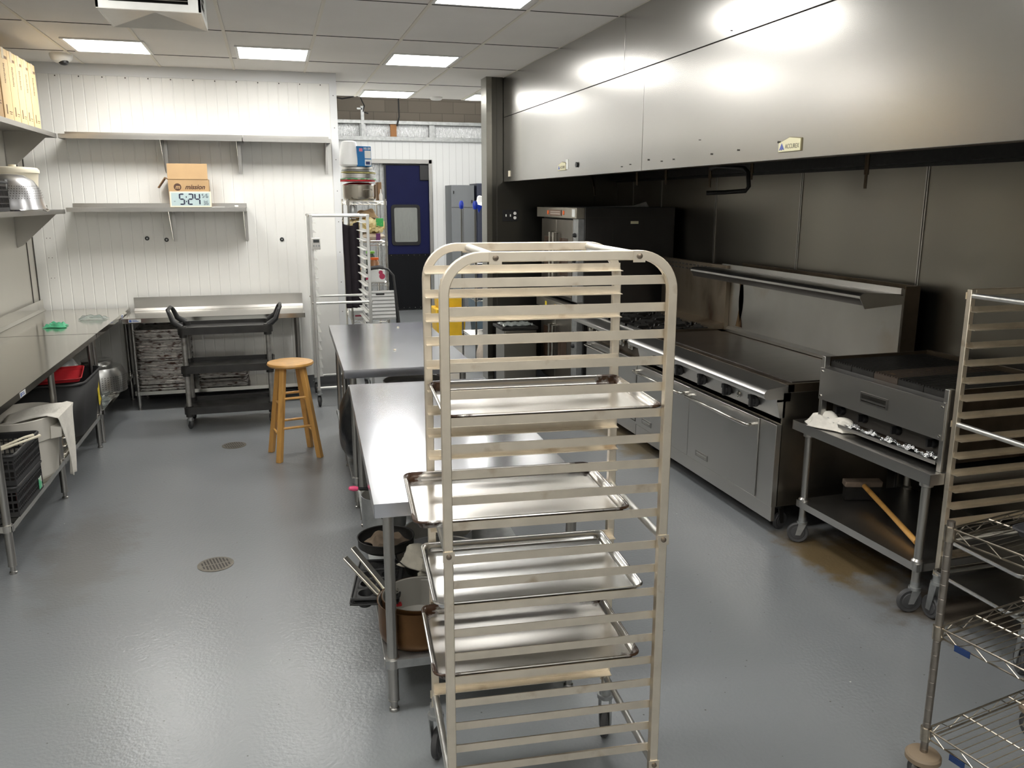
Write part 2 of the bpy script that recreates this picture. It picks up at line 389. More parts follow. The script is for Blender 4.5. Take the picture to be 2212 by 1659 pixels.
def block_mat():
    m=bpy.data.materials.new('concrete_block'); m.use_nodes=True; nt=m.node_tree; N=nt.nodes; L=nt.links; b=N['Principled BSDF']
    tc=N.new('ShaderNodeTexCoord'); sp=N.new('ShaderNodeSeparateXYZ'); cb=N.new('ShaderNodeCombineXYZ')
    L.new(tc.outputs['Object'],sp.inputs[0]); L.new(sp.outputs[0],cb.inputs[0]); L.new(sp.outputs[2],cb.inputs[1])
    br=N.new('ShaderNodeTexBrick'); br.inputs['Scale'].default_value=1; br.inputs['Brick Width'].default_value=.42; br.inputs['Row Height'].default_value=.21
    br.inputs['Mortar Size'].default_value=.006; br.inputs['Color1'].default_value=(.22,.19,.155,1); br.inputs['Color2'].default_value=(.26,.225,.185,1); br.inputs['Mortar'].default_value=(.17,.145,.12,1)
    L.new(cb.outputs[0],br.inputs['Vector']); L.new(br.outputs['Color'],b.inputs['Base Color']); b.inputs['Roughness'].default_value=.9
    return m
struct('wall_block',MB().box(.6,4.5,15.8,15.9,2.6,4.7),block_mat(),smooth=False)
struct('wall_passage',MB().box(4.3,4.4,9.2,15.8,0,4.7).box(3.9,4.4,9.15,9.2,0,4.7),M_fpanel,smooth=False)
struct('ceiling_high',MB().box(.6,4.5,11.0,15.9,4.65,4.7),M_tile,smooth=False)
struct('wall_cooler_top',MB().box(.6,.72,9.2,15.9,3.34,4.7).box(.72,4.4,11.08,11.12,3.34,4.7),M_block or M_fpanel,smooth=False)
struct('ceiling_passage',MB().box(.72,4.4,9.2,11.08,ZC+.001,ZC+.06).box(2.47,4.4,9.2,11.08,ZC,ZC+.06),M_tile,smooth=False)
# blue traffic door
d=struct('door_1',MB().box(2.03,2.80,15.43,15.47,.02,2.63),M_blue,bevel=.004)
mb=MB().box(2.03,2.80,15.415,15.431,.02,1.04)
o=mb.build('kick_plate',M_kick,d)
o=MB().prism(rrect(2.10,2.63,1.20,1.93,.06),15.405,15.43,'y').build('window_gasket',M_blackm,d)
MB().prism(rrect(2.155,2.575,1.26,1.875,.03),15.398,15.4045,'y').build('window_pane',mat('scuffed_glass',(.30,.31,.30),.25,.6,bump=.7,bscale=25,stretch=(4,4,.3)),d)
MB().box(2.64,2.81,15.40,15.43,2.36,2.63).build('hinge_cover',M_black,d,bevel=.01)
mb=MB()
for i in range(7): mb.lathe([(.007,0),(.007,.006)],(2.08+.105*i,15.41,1.02),6,'y').lathe([(.007,0),(.007,.006)],(2.08+.105*i,15.41,.05),6,'y')
mb.build('rivets',M_chrome,d)
MB().box(2.0,2.03,15.42,15.48,0,2.65).box(2.80,2.86,15.43,15.48,0,2.65).box(1.98,2.86,15.43,15.48,2.62,2.65).build('door_frame',M_blackm,d)
# ---------------------------------------------------------------- ceiling lamps
def lamp(x,y,label):
    t=thing('ceiling_light',label,'light',(x,y,ZC),0,'square ceiling light panels')
    MB().box(-.315,.315,-.315,-.29,-.012,-.001).box(-.315,.315,.29,.315,-.012,-.001).box(-.315,-.29,-.29,.29,-.012,-.001).box(.29,.315,-.29,.29,-.012,-.001).build('light_frame',M_frame,t,smooth=False)
    MB().box(-.29,.29,-.29,.29,-.010,-.002).build('diffuser',M_lamp,t,smooth=False)
lamp(-1.235,8.12,'lit ceiling panel at the far left, beside the white dome camera')
lamp(.10,8.12,'lit ceiling panel in the middle of the row before the white ribbed wall')
lamp(1.43,8.12,'lit ceiling panel at the right of the front row, nearest the steel hood')
lamp(1.45,10.72,'lit ceiling panel farther back over the passage, left of the smoke detector')
lamp(2.79,10.72,'lit ceiling panel over the passage, half hidden behind the steel wall end')
lamp(1.41,5.50,'lit ceiling panel cut by the top edge of the picture')
for (x,y) in ((-1.24,2.8),(.10,2.8),(1.43,2.8),(.10,.2),(1.43,.2),(-1.24,.2),(.1,-2.4),(1.43,-2.4)):
    lamp(x,y,'lit ceiling panel behind or above the camera')
# unseen lamps added to brighten the high room beyond the ceiling edge
for i,(x,y) in enumerate(((1.6,12.6),(3.1,12.6))):
    t=thing('added_fill_lamp',('unseen lamp added to brighten the high room beyond, left of the two','unseen lamp added to brighten the high room beyond, right of the two')[i],'light',(x,y,4.15),0)
    MB().box(-.3,.3,-.6,.6,.05,.09).build('fill_lamp_housing',M_frame,t)
    MB().box(-.28,.28,-.58,.58,.03,.05).build('diffuser',M_lamp,t)
    for yy in (-.5,.5): MB().cyl(0,yy,.09,.5,.004,6).build('hanger',M_chrome,t)
# ceiling cube diffuser
t=thing('air_diffuser','metal cube air diffuser with creased bottom hanging from the ceiling','air diffuser',(-.525,5.03,2.93),0)
w_=.245; h_=.35
mb=MB(); z0=0; c=(0,0,.04)
P=[(-w_,-w_,0),(w_,-w_,0),(w_,w_,0),(-w_,w_,0)]
mb._add(P+[c],[(0,1,4),(1,2,4),(2,3,4),(3,0,4)])
mb.build('bottom_pan',mat('diffuser_metal',(.60,.58,.55),.30,1,var=.05,vscale=5),t,smooth=False,solid=.003)
mb=MB()
for a in range(4):
    M=R(a*PI/2)
    mb.box(-w_,w_,-w_,-w_+.012,0.0,.035,M).box(-w_,-w_+.06,-w_,-w_+.012,.035,h_,M).box(w_-.06,w_,-w_,-w_+.012,.035,h_,M).box(-w_,w_,-w_,-w_+.012,h_-.03,h_-.001,M)
mb.build('frame',M_alup,t,smooth=False)
mb=MB()
for a in range(4):
    M=R(a*PI/2)
    for k in range(7): mb.prism([(-w_+.006,.05+k*.042),(-w_+.03,.062+k*.042),(-w_+.03,.064+k*.042),(-w_+.006,.053+k*.042)],-w_+.06,w_-.06,'x',M)
mb.build('louvres',M_chrome,t,smooth=False)
MB().box(-w_+.04,w_-.04,-w_+.04,w_-.04,.045,h_-.01).build('core',M_blackm,t,smooth=False)
o=MB().tube([(-.22,5.45,3.27),(-.2,5.40,3.2),(-.24,5.28,3.12)],.022,8).build('conduit',M_offw); tag(o,'short white conduit coming out of the ceiling behind the air diffuser','conduit')
# dome camera
t=thing('security_camera','white dome security camera on the ceiling in the left corner','camera',(-1.72,8.68,ZC))
MB().lathe([(.095,0),(.095,-.02),(.085,-.05),(.05,-.075),(.0,-.08)],n=24).build('housing',M_white,t)
MB().lathe([(.042,0),(.04,-.02),(.025,-.035),(0,-.04)],(.02,-.02,-.06),16).build('lens_dome',M_blackm,t)
t=thing('smoke_detector','white smoke detector at the far edge of the ceiling','smoke detector',(2.10,10.9,ZC))
MB().lathe([(.08,0),(.08,-.02),(.06,-.035),(0,-.04)],n=20).build('housing',M_white,t)
# cables in the far room
o=MB().tube([(.9,15.3,3.78),(1.3,15.3,3.72),(1.6,15.3,3.78),(1.68,15.35,3.62),(1.66,15.4,3.52),(1.75,15.42,3.50)],.012,8).build('cable',M_blackm); tag(o,'black cable sagging to the top of the metal bracket','cable')
o=MB().tube([(2.27,15.2,4.6),(2.27,15.3,4.0),(2.29,15.38,3.45),(2.25,15.4,3.3)],.014,8).build('cable',M_blackm); tag(o,'black cable hanging straight down to the brown board','cable')
t=thing('bracket','metal bracket with a white clip above the far wall','bracket',(1.645,15.42,3.5))
MB().box(-.02,.03,-.03,.0,-.12,.12).box(-.09,.0,-.03,-.02,.06,.09).build('bar',M_galv,t)

# ---------------------------------------------------------------- exhaust hood
HX=2.46
t=thing('exhaust_hood','long stainless steel exhaust hood over the whole cooking line','exhaust hood',(0,0,0))
def hp(y0,y1,z0,z1,n): return MB().box(HX,HX+.02,y0,y1,z0,z1).build(n,M_hood,t,bevel=.0015)
hp(5.757,8.98,2.872,3.278,'upper_panel'); hp(1.2,5.752,2.872,3.278,'upper_panel')
hp(5.413,8.98,2.2,2.866,'lower_panel'); hp(1.2,5.408,2.2,2.866,'lower_panel')
MB().box(HX+.008,HX+.03,1.2,8.98,2.205,3.27).build('backing',M_gap,t)
MB().box(HX+.02,HX+.09,1.2,8.98,2.2,2.215).box(HX+.085,HX+.09,1.2,8.98,2.2,2.25).build('bottom_lip',M_grease,t)
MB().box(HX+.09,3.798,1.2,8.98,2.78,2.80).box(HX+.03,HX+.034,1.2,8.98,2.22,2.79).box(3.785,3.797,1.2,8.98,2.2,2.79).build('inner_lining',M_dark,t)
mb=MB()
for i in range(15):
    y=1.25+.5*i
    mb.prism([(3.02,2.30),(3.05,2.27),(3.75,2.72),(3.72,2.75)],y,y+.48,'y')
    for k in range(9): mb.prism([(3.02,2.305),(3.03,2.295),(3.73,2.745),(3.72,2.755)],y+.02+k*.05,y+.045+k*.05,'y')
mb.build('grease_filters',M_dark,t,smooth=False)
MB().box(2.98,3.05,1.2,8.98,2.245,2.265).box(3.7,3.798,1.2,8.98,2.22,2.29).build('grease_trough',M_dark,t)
mb=MB()
for (y,z,r) in ((6.95,2.31,.008),(5.30,2.268,.006),(5.1,2.25,.004),(4.93,2.255,.004),(4.45,2.262,.005),(4.16,2.268,.005),(3.78,2.285,.006),(5.75,2.24,.004),(5.6,2.25,.004),(4.3,2.9,.003),(4.6,2.35,.003)):
    mb.lathe([(r,0),(r,.003),(r*.5,.006)],(HX-.006,y,z),8,'x')
mb.build('screws',M_gap,t)
o=MB().lathe([(.022,0),(.022,.008),(.012,.012)],(HX-.012,6.68,2.29),12,'x').build('round_button',M_blackm,t)
# maker's plates
def plate(y,z,s,v,name):
    q=[(-.165,.045),(-.165,-.07),(.165,-.07),(.165,.075),(.155,.085),(.0,.105)]
    o=MB().prism([(y-a*s,z+b*v) for a,b in q],HX-.006,HX-.0005,'x').build(name,mat('plate_rim',(.20,.17,.09),.5),t)
    q=[(-.160,.040),(-.160,-.064),(.159,-.064),(.159,.073),(.0,.098)]
    MB().prism([(y-a*s,z+b*v) for a,b in q],HX-.008,HX-.006,'x').build('plate_face',M_clabel,o)
    MB().prism([(y-a*s,z+b*v) for a,b in ((-.11,.035),(-.145,-.045),(-.115,-.035),(-.11,-.05),(-.10,-.035),(-.07,-.045))],HX-.010,HX-.008,'x').build('emblem',mat('emblem_blue',(.10,.13,.42),.5),o)
    text('ACCUREX',.062*s,mat('plate_letters',(.16,.15,.11),.6),o,T(HX-.0085,y-.043*s,z-.008*v)@FACE_X@Matrix.Diagonal((.72,v/s*1.25,1,1)),'lettering')
plate(3.68,2.262,.56,.40,'maker_plate'); plate(7.05,2.285,.62,.42,'maker_plate')
MB().box(HX-.004,HX-.0005,6.90,6.96,2.262,2.345).build('white_sticker',M_label,t)
MB().box(HX-.006,HX-.0005,8.72,8.78,2.25,2.31).build('cream_sticker',M_offw,t)
# nozzles
def nozzle(x,y,label,L=.13,lean=0):
    t=thing('suppression_nozzle',label,'nozzle',(x,y,2.30),0,'fire suppression nozzles under the hood')
    MB().tube([(0,0,.45),(0,0,0),(0,-lean*.3,-.03)],.011,8).build('pipe',M_dark,t)
    MB().tube([(0,-lean*.3,-.03),(0,-lean,-.03-L*.6)],.014,8).tube([(0,-lean,-.03-L*.6),(0,-lean*1.2,-.03-L)],.009,8).build('tip',M_grease,t)
nozzle(3.2,8.3,'nozzle with a long bent tip above the tall oven',.22,.12)
nozzle(3.3,7.35,'short nozzle above the middle of the tall oven'); nozzle(3.35,6.85,'nozzle with a steel tip above the right end of the oven')
nozzle(3.3,5.98,'nozzle hanging at the left of the bent pipe loop',.17); nozzle(3.4,5.55,'nozzle hanging at the right of the bent pipe loop',.12)
nozzle(3.4,4.30,'nozzle hanging near the right end, above the charbroiler',.2)
o=MB().tube([(3.3,5.97,2.24),(3.3,5.9,2.255),(3.34,5.55,2.23),(3.34,5.50,2.2),(3.34,5.48,2.10),(3.33,5.50,2.07),(3.22,5.60,2.06),(3.1,5.66,2.055)],.016,10).build('bent_pipe',M_dark); tag(o,'black bent pipe loop hanging under the hood with a rusty open end','pipe')
# switch and outlet plate
t=thing('switch_plate','black switch and outlet plate on the dark steel wall','switch plate',(2.535,8.99,1.84))
MB().box(-.088,.088,-.006,0,-.062,.062).build('plate',M_blackm,t,bevel=.004)
for x in (-.05,.0): MB().box(x-.005,x+.005,-.016,-.006,-.012,.014).build('toggle_switch',M_white,t)
for z in (-.024,.024): MB().lathe([(.017,0),(.017,-.003)],(.052,-.006,z),16,'y').build('outlet',M_white,t)

# ---------------------------------------------------------------- casters, tables
def caster(t,x,y,h,r=.055,rz=0,col=None,fork=None,w_=.028):
    """h = height of the plate above floor"""
    M=T(x,y,0)@R(rz)
    off=.35*r
    mb=MB().cyl(0,0,h-.03,h,.022,12).cyl(0,0,h-.045,h-.03,.03,14)
    for s in (-1,1): mb.prism([(-.022,h-.045),(.022,h-.045),(off+.014,r-.012),(off-.014,r-.012)],s*(w_/2+.004),s*(w_/2+.008),'y')
    c=mb.xf(M).build('caster',fork or M_galv,t)
    wl=MB().lathe([(r*.35,-w_/2-.002),(r*.62,-w_/2),(r*.66,-w_/2+.004),(r*.9,-w_/2+.001),(r,-w_/2+.006),(r,w_/2-.006),(r*.9,w_/2-.001),(r*.66,w_/2-.004),(r*.62,w_/2),(r*.35,w_/2+.002)],(off,0,r),24,'y')
    wl.xf(M).build('wheel',col or M_rubber,c)
    return c
def legp(t,x,y,z1,z0=.05,r=.021,m=None):
    MB().cyl(x,y,z0,z1,r,18).cyl(x,y,z0-.004,z0,r+.002,18).cyl(x,y,0,z0-.004,.014,14).lathe([(.02,0),(.02,.012),(.014,.016)],(x,y,0),14).build('leg',m or M_leg,t)
def worktable(name,label,loc,rz,X0,X1,Y0,Y1,zt,zs,legx,legy,ms=None,edge=.04,group=None,splash=None,inset=.045):
    t=thing(name,label,'table',loc,rz,group)
    m=ms or M_table
    mb=MB().box(X0,X1,Y0,Y1,zt-.0025,zt)
    mb.box(X0,X1,Y0,Y0+.003,zt-edge,zt-.0025).box(X0,X1,Y1-.003,Y1,zt-edge,zt-.0025).box(X0,X0+.003,Y0,Y1,zt-edge,zt-.0025).box(X1-.003,X1,Y0,Y1,zt-edge,zt-.0025)
    mb.box(X0+.01,X1-.01,Y0+.01,Y0+.03,zt-edge,zt-edge+.002).box(X0+.01,X1-.01,(Y0+Y1)/2-.05,(Y0+Y1)/2+.05,zt-.03,zt-.0026)
    mb.build('table_top',m,t,weld=False,smooth=False)
    for x in legx:
        for y in legy: legp(t,x,y,zt-.003)
    if zs:
        mb=MB().box(min(legx)-.03,max(legx)+.03,min(legy)-.03,max(legy)+.03,zs-.003,zs)
        a,b_,c,d_=min(legx)-.03,max(legx)+.03,min(legy)-.03,max(legy)+.03
        mb.box(a,b_,c,c+.003,zs-.035,zs-.003).box(a,b_,d_-.003,d_,zs-.035,zs-.003).box(a,a+.003,c,d_,zs-.035,zs-.003).box(b_-.003,b_,c,d_,zs-.035,zs-.003)
        mb.build('undershelf',M_galv if ms is None else m,t,weld=False,smooth=False)
        for x in legx:
            for y in legy: MB().lathe([(.0215,zs-.04),(.034,zs-.038),(.034,zs-.002),(.0215,zs+.002)],(x,y,0),16).build('shelf_collar',M_steel,t)
    return t
near=worktable('prep_table','scratched stainless island table nearest the camera, behind the tall pan rack',(.303,2.94,0),-.0452,0,.84,0,2.11,.90,.235,(.055,.785),(.06,2.05),edge=.055)
far=worktable('prep_table','stainless island table at the far end, beyond the nearer island table',(.385,5.25,0),-.02,0,.84,0,2.03,.95,.215,(.06,.78),(.07,1.0,1.94),edge=.055)
# left run of counters
cA=worktable('counter_table','long steel counter in front on the left wall, with white tub and crate below',(-1.43,4.76,0),0,-.80,0,0,2.62,.94,.285,(-.75,-.045),(.06,1.29,2.54),ms=M_counter)
cB=worktable('counter_table','short steel counter in the far left corner, over the perforated pot',(-1.43,7.395,0),0,-.80,0,0,1.75,.94,.285,(-.75,-.045),(.06,1.66),ms=M_counter)
for t_,L_ in ((cA,2.62),(cB,1.75)):
    MB().box(-.80,-.785,0,L_,.941,1.05).prism([(-.785,.941),(-.785,.965),(-.765,.941)],0,L_,'y').build('backsplash',M_counter,t_)
def tsticker(par,M):
    o=MB().box(0,.11,-.001,0,0,.03,M).build('sticker',M_label,par)
    MB().box(.005,.028,-.0016,-.001,.004,.026,M).box(.034,.09,-.0016,-.001,.008,.013,M).box(.034,.075,-.0016,-.001,.018,.023,M).build('sticker_print',mat('blue_ink',(.08,.14,.4),.6),o)
tsticker(cA,T(.0001,.42,.905)@R(PI/2)); tsticker(cB,T(.0001,1.2,.905)@R(PI/2))
# back table
bt=worktable('counter_table','steel work table against the ribbed white wall with stacks of sheet pans below',(-1.42,8.52,0),0,0,1.69,0,.64,.905,.185,(.08,1.61),(.06,.58),ms=M_counter,edge=.045)
MB().box(.03,1.69,.622,.64,.906,1.04).prism([(.622,.906),(.585,.906),(.622,.93)],.03,1.69,'x').build('backsplash',M_steel,bt)
tsticker(bt,T(.06,-.0001,.868))

# ---------------------------------------------------------------- pan racks
def pan_rack(name,label,loc,rz,L,W,zt,rails,zb,style='round',tubes=(),mt=None,tb=.026,cast=.17,axis='x'):
    t=thing(name,label,'pan rack',loc,rz)
    m=mt or M_alu; h=tb/2; rad=.10
    for v in (0,W-tb):
        if style=='round':
            path=[(h,0,zb)]+[(h,0,zb+(zt-rad-h-zb)*i/6) for i in range(1,6)]
            path+=arc(h+rad,zt-h-rad,rad,PI,PI/2,10)+arc(L-h-rad,zt-h-rad,rad,PI/2,0,10)
            path+=[(L-h,0,zt-rad-h-(zt-rad-h-zb)*i/6) for i in range(1,7)]
            MB().sweep(path,h,h).xf(T(0,v+h,0)).build('side_frame',m,t,bevel=.002)
        else:
            MB().box(0,tb,v,v+tb,zb,zt).box(L-tb,L,v,v+tb,zb,zt).box(tb,L-tb,v,v+tb,zt-tb,zt).build('side_frame',m,t,bevel=.002)
    for z in rails:
        for s in (0,1):
            a=tb+.0005 if s==0 else W-tb-.0005; d=1 if s==0 else -1
            y0,y1=sorted((a,a+d*.003)); f0,f1=sorted((a+d*.003,a+d*.036))
            MB().box(.006,L-.006,y0,y1,z,z+.025).box(.006,L-.006,f0,f1,z,z+.0025).build('runner',m,t,smooth=False)
    for (u,z) in tubes:
        MB().tube([(u,tb,z),(u,W-tb,z)],.0125,14).build('cross_bar',M_alup,t)
        for v in (-.003,W):
            o=MB().box(u-.017,u+.017,v,v+.003,z-.017,z+.014).build('gusset',m,t)
            MB().lathe([(.008,0),(.008,-.004 if v<0 else .004),(.004,-.006 if v<0 else .006)],(u,v if v<0 else v+.003,z),10,'y').build('bolt',mat('bolt_dark',(.22,.18,.14),.45,.9),o)
    for u in (h,L-h):
        for v in (h,W-h):
            MB().box(u-.018,u+.018,v-.018,v+.018,zb-.004,zb).build('caster_plate',M_galv,t)
            caster(t,u,v,zb-.004,.058,rz=random.uniform(-.6,.6)+(1.6 if axis=='x' else 0),fork=M_galv)
    return t
railsC=[1.773-.0766*k for k in range(10)]+[.9817-.0765*k for k in range(10)]
c_,s_=math.cos(.0834),math.sin(.0834)
rackC=pan_rack('pan_rack','tall aluminium bun pan rack with rounded top in the centre foreground',(.4126,2.150,0),-.0834,.664,.5177,1.868,railsC,.225,'round',((.15,1.853),(.548,1.853),(.013,1.02),(.651,1.02),(.013,.26),(.651,.26)))
rackB=pan_rack('pan_rack','bare aluminium pan rack standing open beside the white wall end',(.905,8.22,0),PI/2-.0,.66,.56,1.872,[1.79-.0872*k for k in range(18)],.17,'square',((.013,1.86),(.647,1.86),(.013,1.03),(.647,1.03),(.013,.19),(.647,.19)),mt=M_alup,axis='y')
rackR=pan_rack('pan_rack','square-cornered aluminium pan rack at the right edge beside the charbroiler',(2.985,2.50,0),0,.664,.53,1.612,[1.513-.0815*k for k in range(7)]+[.913-.0820*k for k in range(8)],.235,'square',((.013,1.585),(.651,1.585),(.013,.99),(.651,.99),(.013,.245),(.651,.245)),mt=M_alu)
# sheet pans
def sheet_pan(label,loc,rz=0,L=.645,W=.452,m=None,group=None,rot=None,H=.025,name='sheet_pan'):
    t=thing(name,label,'sheet pan',loc,rz,group,rot)
    o0=rrect(0,L,0,W,.03); i1=rrect(.008,L-.008,.008,W-.008,.026); i2=rrect(.020,L-.020,.020,W-.020,.02)
    mb=MB(); n=len(o0)
    A=[mb.bm.verts.new((x,y,H)) for x,y in i1]; B=[mb.bm.verts.new((x,y,.001)) for x,y in i2]
    for k in range(n): mb.bm.faces.new((A[k],A[(k+1)%n],B[(k+1)%n],B[k]))
    mb.bm.faces.new(B)
    mb.build('tray',m or M_pan,t,solid=.0016)
    MB().tube([(x,y,H-.001) for x,y in rrect(.004,L-.004,.004,W-.004,.028)],.0042,8,closed=True).build('rolled_rim',m or M_pan,t)
    return t
def rp(u,v,z):  # point in the centre rack's frame
    return (.4126+u*c_+v*s_,2.150-u*s_+v*c_,z)
for k,u,lab,m in ((5,.008,'sheet pan with burnt corners, highest of the four in the centre rack',M_panb),
                  (9,-.082,'sheet pan sticking out left of the centre rack, second from the top',M_panb),
                  (12,-.030,'clean sheet pan, third from the top in the centre rack',M_pan),
                  (15,-.034,'sheet pan with a burnt back corner, lowest of the four in the centre rack',M_panb)):
    sheet_pan(lab,rp(u,.0335,railsC[k]+.004),-.0834,m=m)
sheet_pan('sheet pan low in the right edge rack, its corner sticking out',(2.92,2.535,.262),0,m=M_pan)
sheet_pan('sheet pan in the right edge rack just above the wire cart top',(2.955,2.535,.426),0,m=M_pan)
o=MB()
t=sheet_pan('stacked sheet pan with dark baked edges, under the back table',(-1.33,8.54,.186),0,L=.46,W=.62,m=M_dpan,group='tall stack of sheet pans under the back table')
kid={}
for x in bpy.data.objects:
    if x.parent: kid.setdefault(x.parent.name,[]).append(x)
for i in range(1,38):
    c=copy_tree(t,None,kid); c.location=(-1.33+random.uniform(-.008,.012),8.54+random.uniform(-.012,.01),.186+.0155*i)
for i in range(11):
    c=copy_tree(t,None,kid); c.location=(-.78+random.uniform(-.008,.01),8.54+random.uniform(-.01,.01),.186+.0155*i)
    c['label']='sheet pan in the low stack behind the black cart'; c['group']='low stack of sheet pans behind the cart'
# timer on back rack
t=thing('kitchen_timer','small white digital timer stuck on the bare pan rack','timer',(.395,8.20,1.60),0)
MB().box(-.04,.04,-.02,0,-.055,.055).build('case',M_white,t,bevel=.006)
MB().box(-.025,.03,-.022,-.02,.012,.04).build('screen',mat('dark_lcd',(.06,.07,.07),.3),t)
for x in (-.022,.002,.026): MB().lathe([(.009,0),(.009,-.004)],(x,-.02,-.018),10,'y').build('button',M_galv,t)
# ---------------------------------------------------------------- griddle range
FX=2.80
t=thing('griddle_range','wide stainless range with a flat black griddle top and two oven doors',"stove",(0,0,0))
Y0,Y1=4.13,6.10
MB().box(FX+.03,3.62,Y0,Y1,.19,.90).build('body',mat('range_side',(.20,.18,.15),.36,1,var=.2,vscale=3,col2=(.07,.045,.03),thr=.56,soft=.15),t,bevel=.003)
MB().prism([(2.90,.925),(2.90,.955),(3.50,.955),(3.50,.925)],Y0+.03,Y1-.02,'y').build('griddle_plate',M_griddle,t,bevel=.004)
MB().box(2.86,2.90,Y0,Y1,.90,.945).box(2.86,3.62,Y0,Y0+.02,.90,.95).box(3.50,3.62,Y0,Y1,.90,.94).build('grease_trough',M_grease,t)
bn=[(2.88,.945),(2.735,.925),(2.715,.918),(2.700,.900),(2.700,.885),(2.712,.868),(2.74,.862),(2.79,.862),(2.79,.845),(2.88,.845)]
MB().prism(bn,Y0,Y1,'y').build('front_ledge',M_steel,t)
MB().prism([(FX-.015,.86),(FX+.015,.745),(FX+.05,.745),(FX+.05,.86)],Y0,Y1,'y').build('control_panel',M_steel,t,bevel=.002)
MB().box(FX+.03,FX+.06,Y0+.01,Y1,.71,.745).build('vent_gap',M_gap,t)
def knob(t,y,z=.80,x=FX-.0,m=None):
    mb=MB().lathe([(.030,0),(.036,-.004),(.036,-.014),(.026,-.02),(.024,-.036),(.0,-.038)],(x+.002,y,z),18,'x')
    mb.box(x-.050,x-.012,y-.010,y+.010,z-.034,z+.038).box(x-.034,x-.010,y+.026,y+.048,z+.006,z+.034)
    mb.build('knob',M_black,t,bevel=.002)
for y in (4.36,4.68,5.01,5.35,5.72): knob(t,y)
MB().lathe([(.022,0),(.024,-.006),(.018,-.010),(.014,-.006),(.012,-.014),(0,-.016)],(FX+.0,4.56,.80),18,'x').build('igniter_button',M_chrome,t)
MB().box(FX-.002,FX+.04,Y0,4.30,.19,.705).build('end_stile',M_steel,t,bevel=.002)
def odoor(t,y0,y1,z0=.205,z1=.705,nm='manufacturer_plate'):
    d=MB().box(FX-.012,FX+.03,y0+.003,y1-.003,z0,z1).build('oven_door',M_steel,t,bevel=.003)
    yy0,yy1=y0+.05,y1-.03
    MB().tube([(FX-.01,yy0,.655),(FX-.055,yy0,.655),(FX-.066,yy0+.012,.655),(FX-.066,yy1-.012,.655),(FX-.055,yy1,.655),(FX-.01,yy1,.655)],.0125,12).build('handle',M_chrome,d)
    p=MB().box(FX-.016,FX-.012,y1-.30,y1-.13,.245,.285).build('name_plate',mat('plate_grey',(.25,.24,.23),.4,.8),d)
    MB().box(FX-.0175,FX-.016,y1-.285,y1-.145,.263,.277).box(FX-.0175,FX-.016,y1-.285,y1-.145,.252,.257).build('plate_relief',M_chrome,p)
    return d
odoor(t,4.30,5.19); odoor(t,5.19,6.09)
MB().box(FX+.0,FX+.03,Y0,Y1,.10,.198).build('kick_panel',M_steel,t,bevel=.004)
for y in (Y0+.1,Y1-.1):
    for x in (FX+.12,3.5): caster(t,x,y,.19,.055,rz=.3,fork=M_dark,col=M_rubber)
# back guard with shelf
MB().box(3.60,3.615,Y0,Y1+.08,.94,1.485).prism([(3.60,.94),(3.575,.945),(3.575,.965),(3.60,.985)],Y0,Y1,'y').build('back_guard',mat('guard_steel',(.52,.51,.48),.36,1,var=.08,vscale=2.5,col2=(.36,.27,.16),thr=.62,soft=.2),t)
MB().box(3.616,3.72,Y0-.003,Y0+.01,.90,1.50).box(3.70,3.72,Y0,Y1,.9,1.5).build('flue_box',M_grease,t)
sh=MB().prism([(3.60,1.455),(3.34,1.470),(3.31,1.465),(3.297,1.452),(3.297,1.438),(3.31,1.425),(3.325,1.395),(3.335,1.395),(3.33,1.43),(3.60,1.43)],Y0,Y1+.12,'y').build('high_shelf',M_steel,t)
MB().prism([(3.60,1.445),(3.34,1.470),(3.31,1.465),(3.297,1.452),(3.297,1.438),(3.335,1.375),(3.60,1.395)],Y0-.006,Y0-.001,'y').build('shelf_end',M_steel,sh)
MB().box(3.585,3.60,Y0,Y1+.12,1.445,1.49).build('shelf_lip',M_steel,sh)
MB().grid(lambda u,v:(3.598,5.98-.10*u+(.045*math.sin(v*3)*(1 if u>.5 else -1)) , 1.0+.42*v),4,12).build('scorch_mark',mat('scorch',(.05,.022,.01),.45,.6,col2=(.30,.2,.1),thr=.5,vscale=9,stretch=(1,1,.3)),t)
# ---------------------------------------------------------------- burner range
t=thing('burner_range','open-burner range with cast iron grates between the griddle range and the tall oven','stove',(0,0,0))
Y0,Y1=6.125,7.28
MB().box(FX+.05,3.60,Y0,Y1,.19,.92).build('body',M_grease,t,bevel=.003)
MB().prism([(2.86,.945),(2.69,.938),(2.675,.93),(2.675,.90),(2.70,.895),(2.86,.895)],Y0,Y1,'y').box(2.84,2.87,Y0,Y1,.9,.955).build('front_ledge',M_steel,t,bevel=.002)
MB().box(2.86,3.56,Y0,Y0+.02,.92,.965).box(2.86,3.56,Y1-.02,Y1,.92,.965).box(3.52,3.56,Y0,Y1,.92,.965).build('top_rim',M_grease,t)
MB().prism([(FX-.0,.89),(FX+.02,.76),(FX+.06,.76),(FX+.06,.89)],Y0,Y1,'y').build('control_panel',M_grease,t,bevel=.002)
for i in range(6):
    y=Y0+.12+.18*i
    MB().lathe([(.034,0),(.036,-.006),(.026,-.012),(.022,-.03),(0,-.034)],(FX+.008,y,.83),18,'x').build('knob',M_chrome,t)
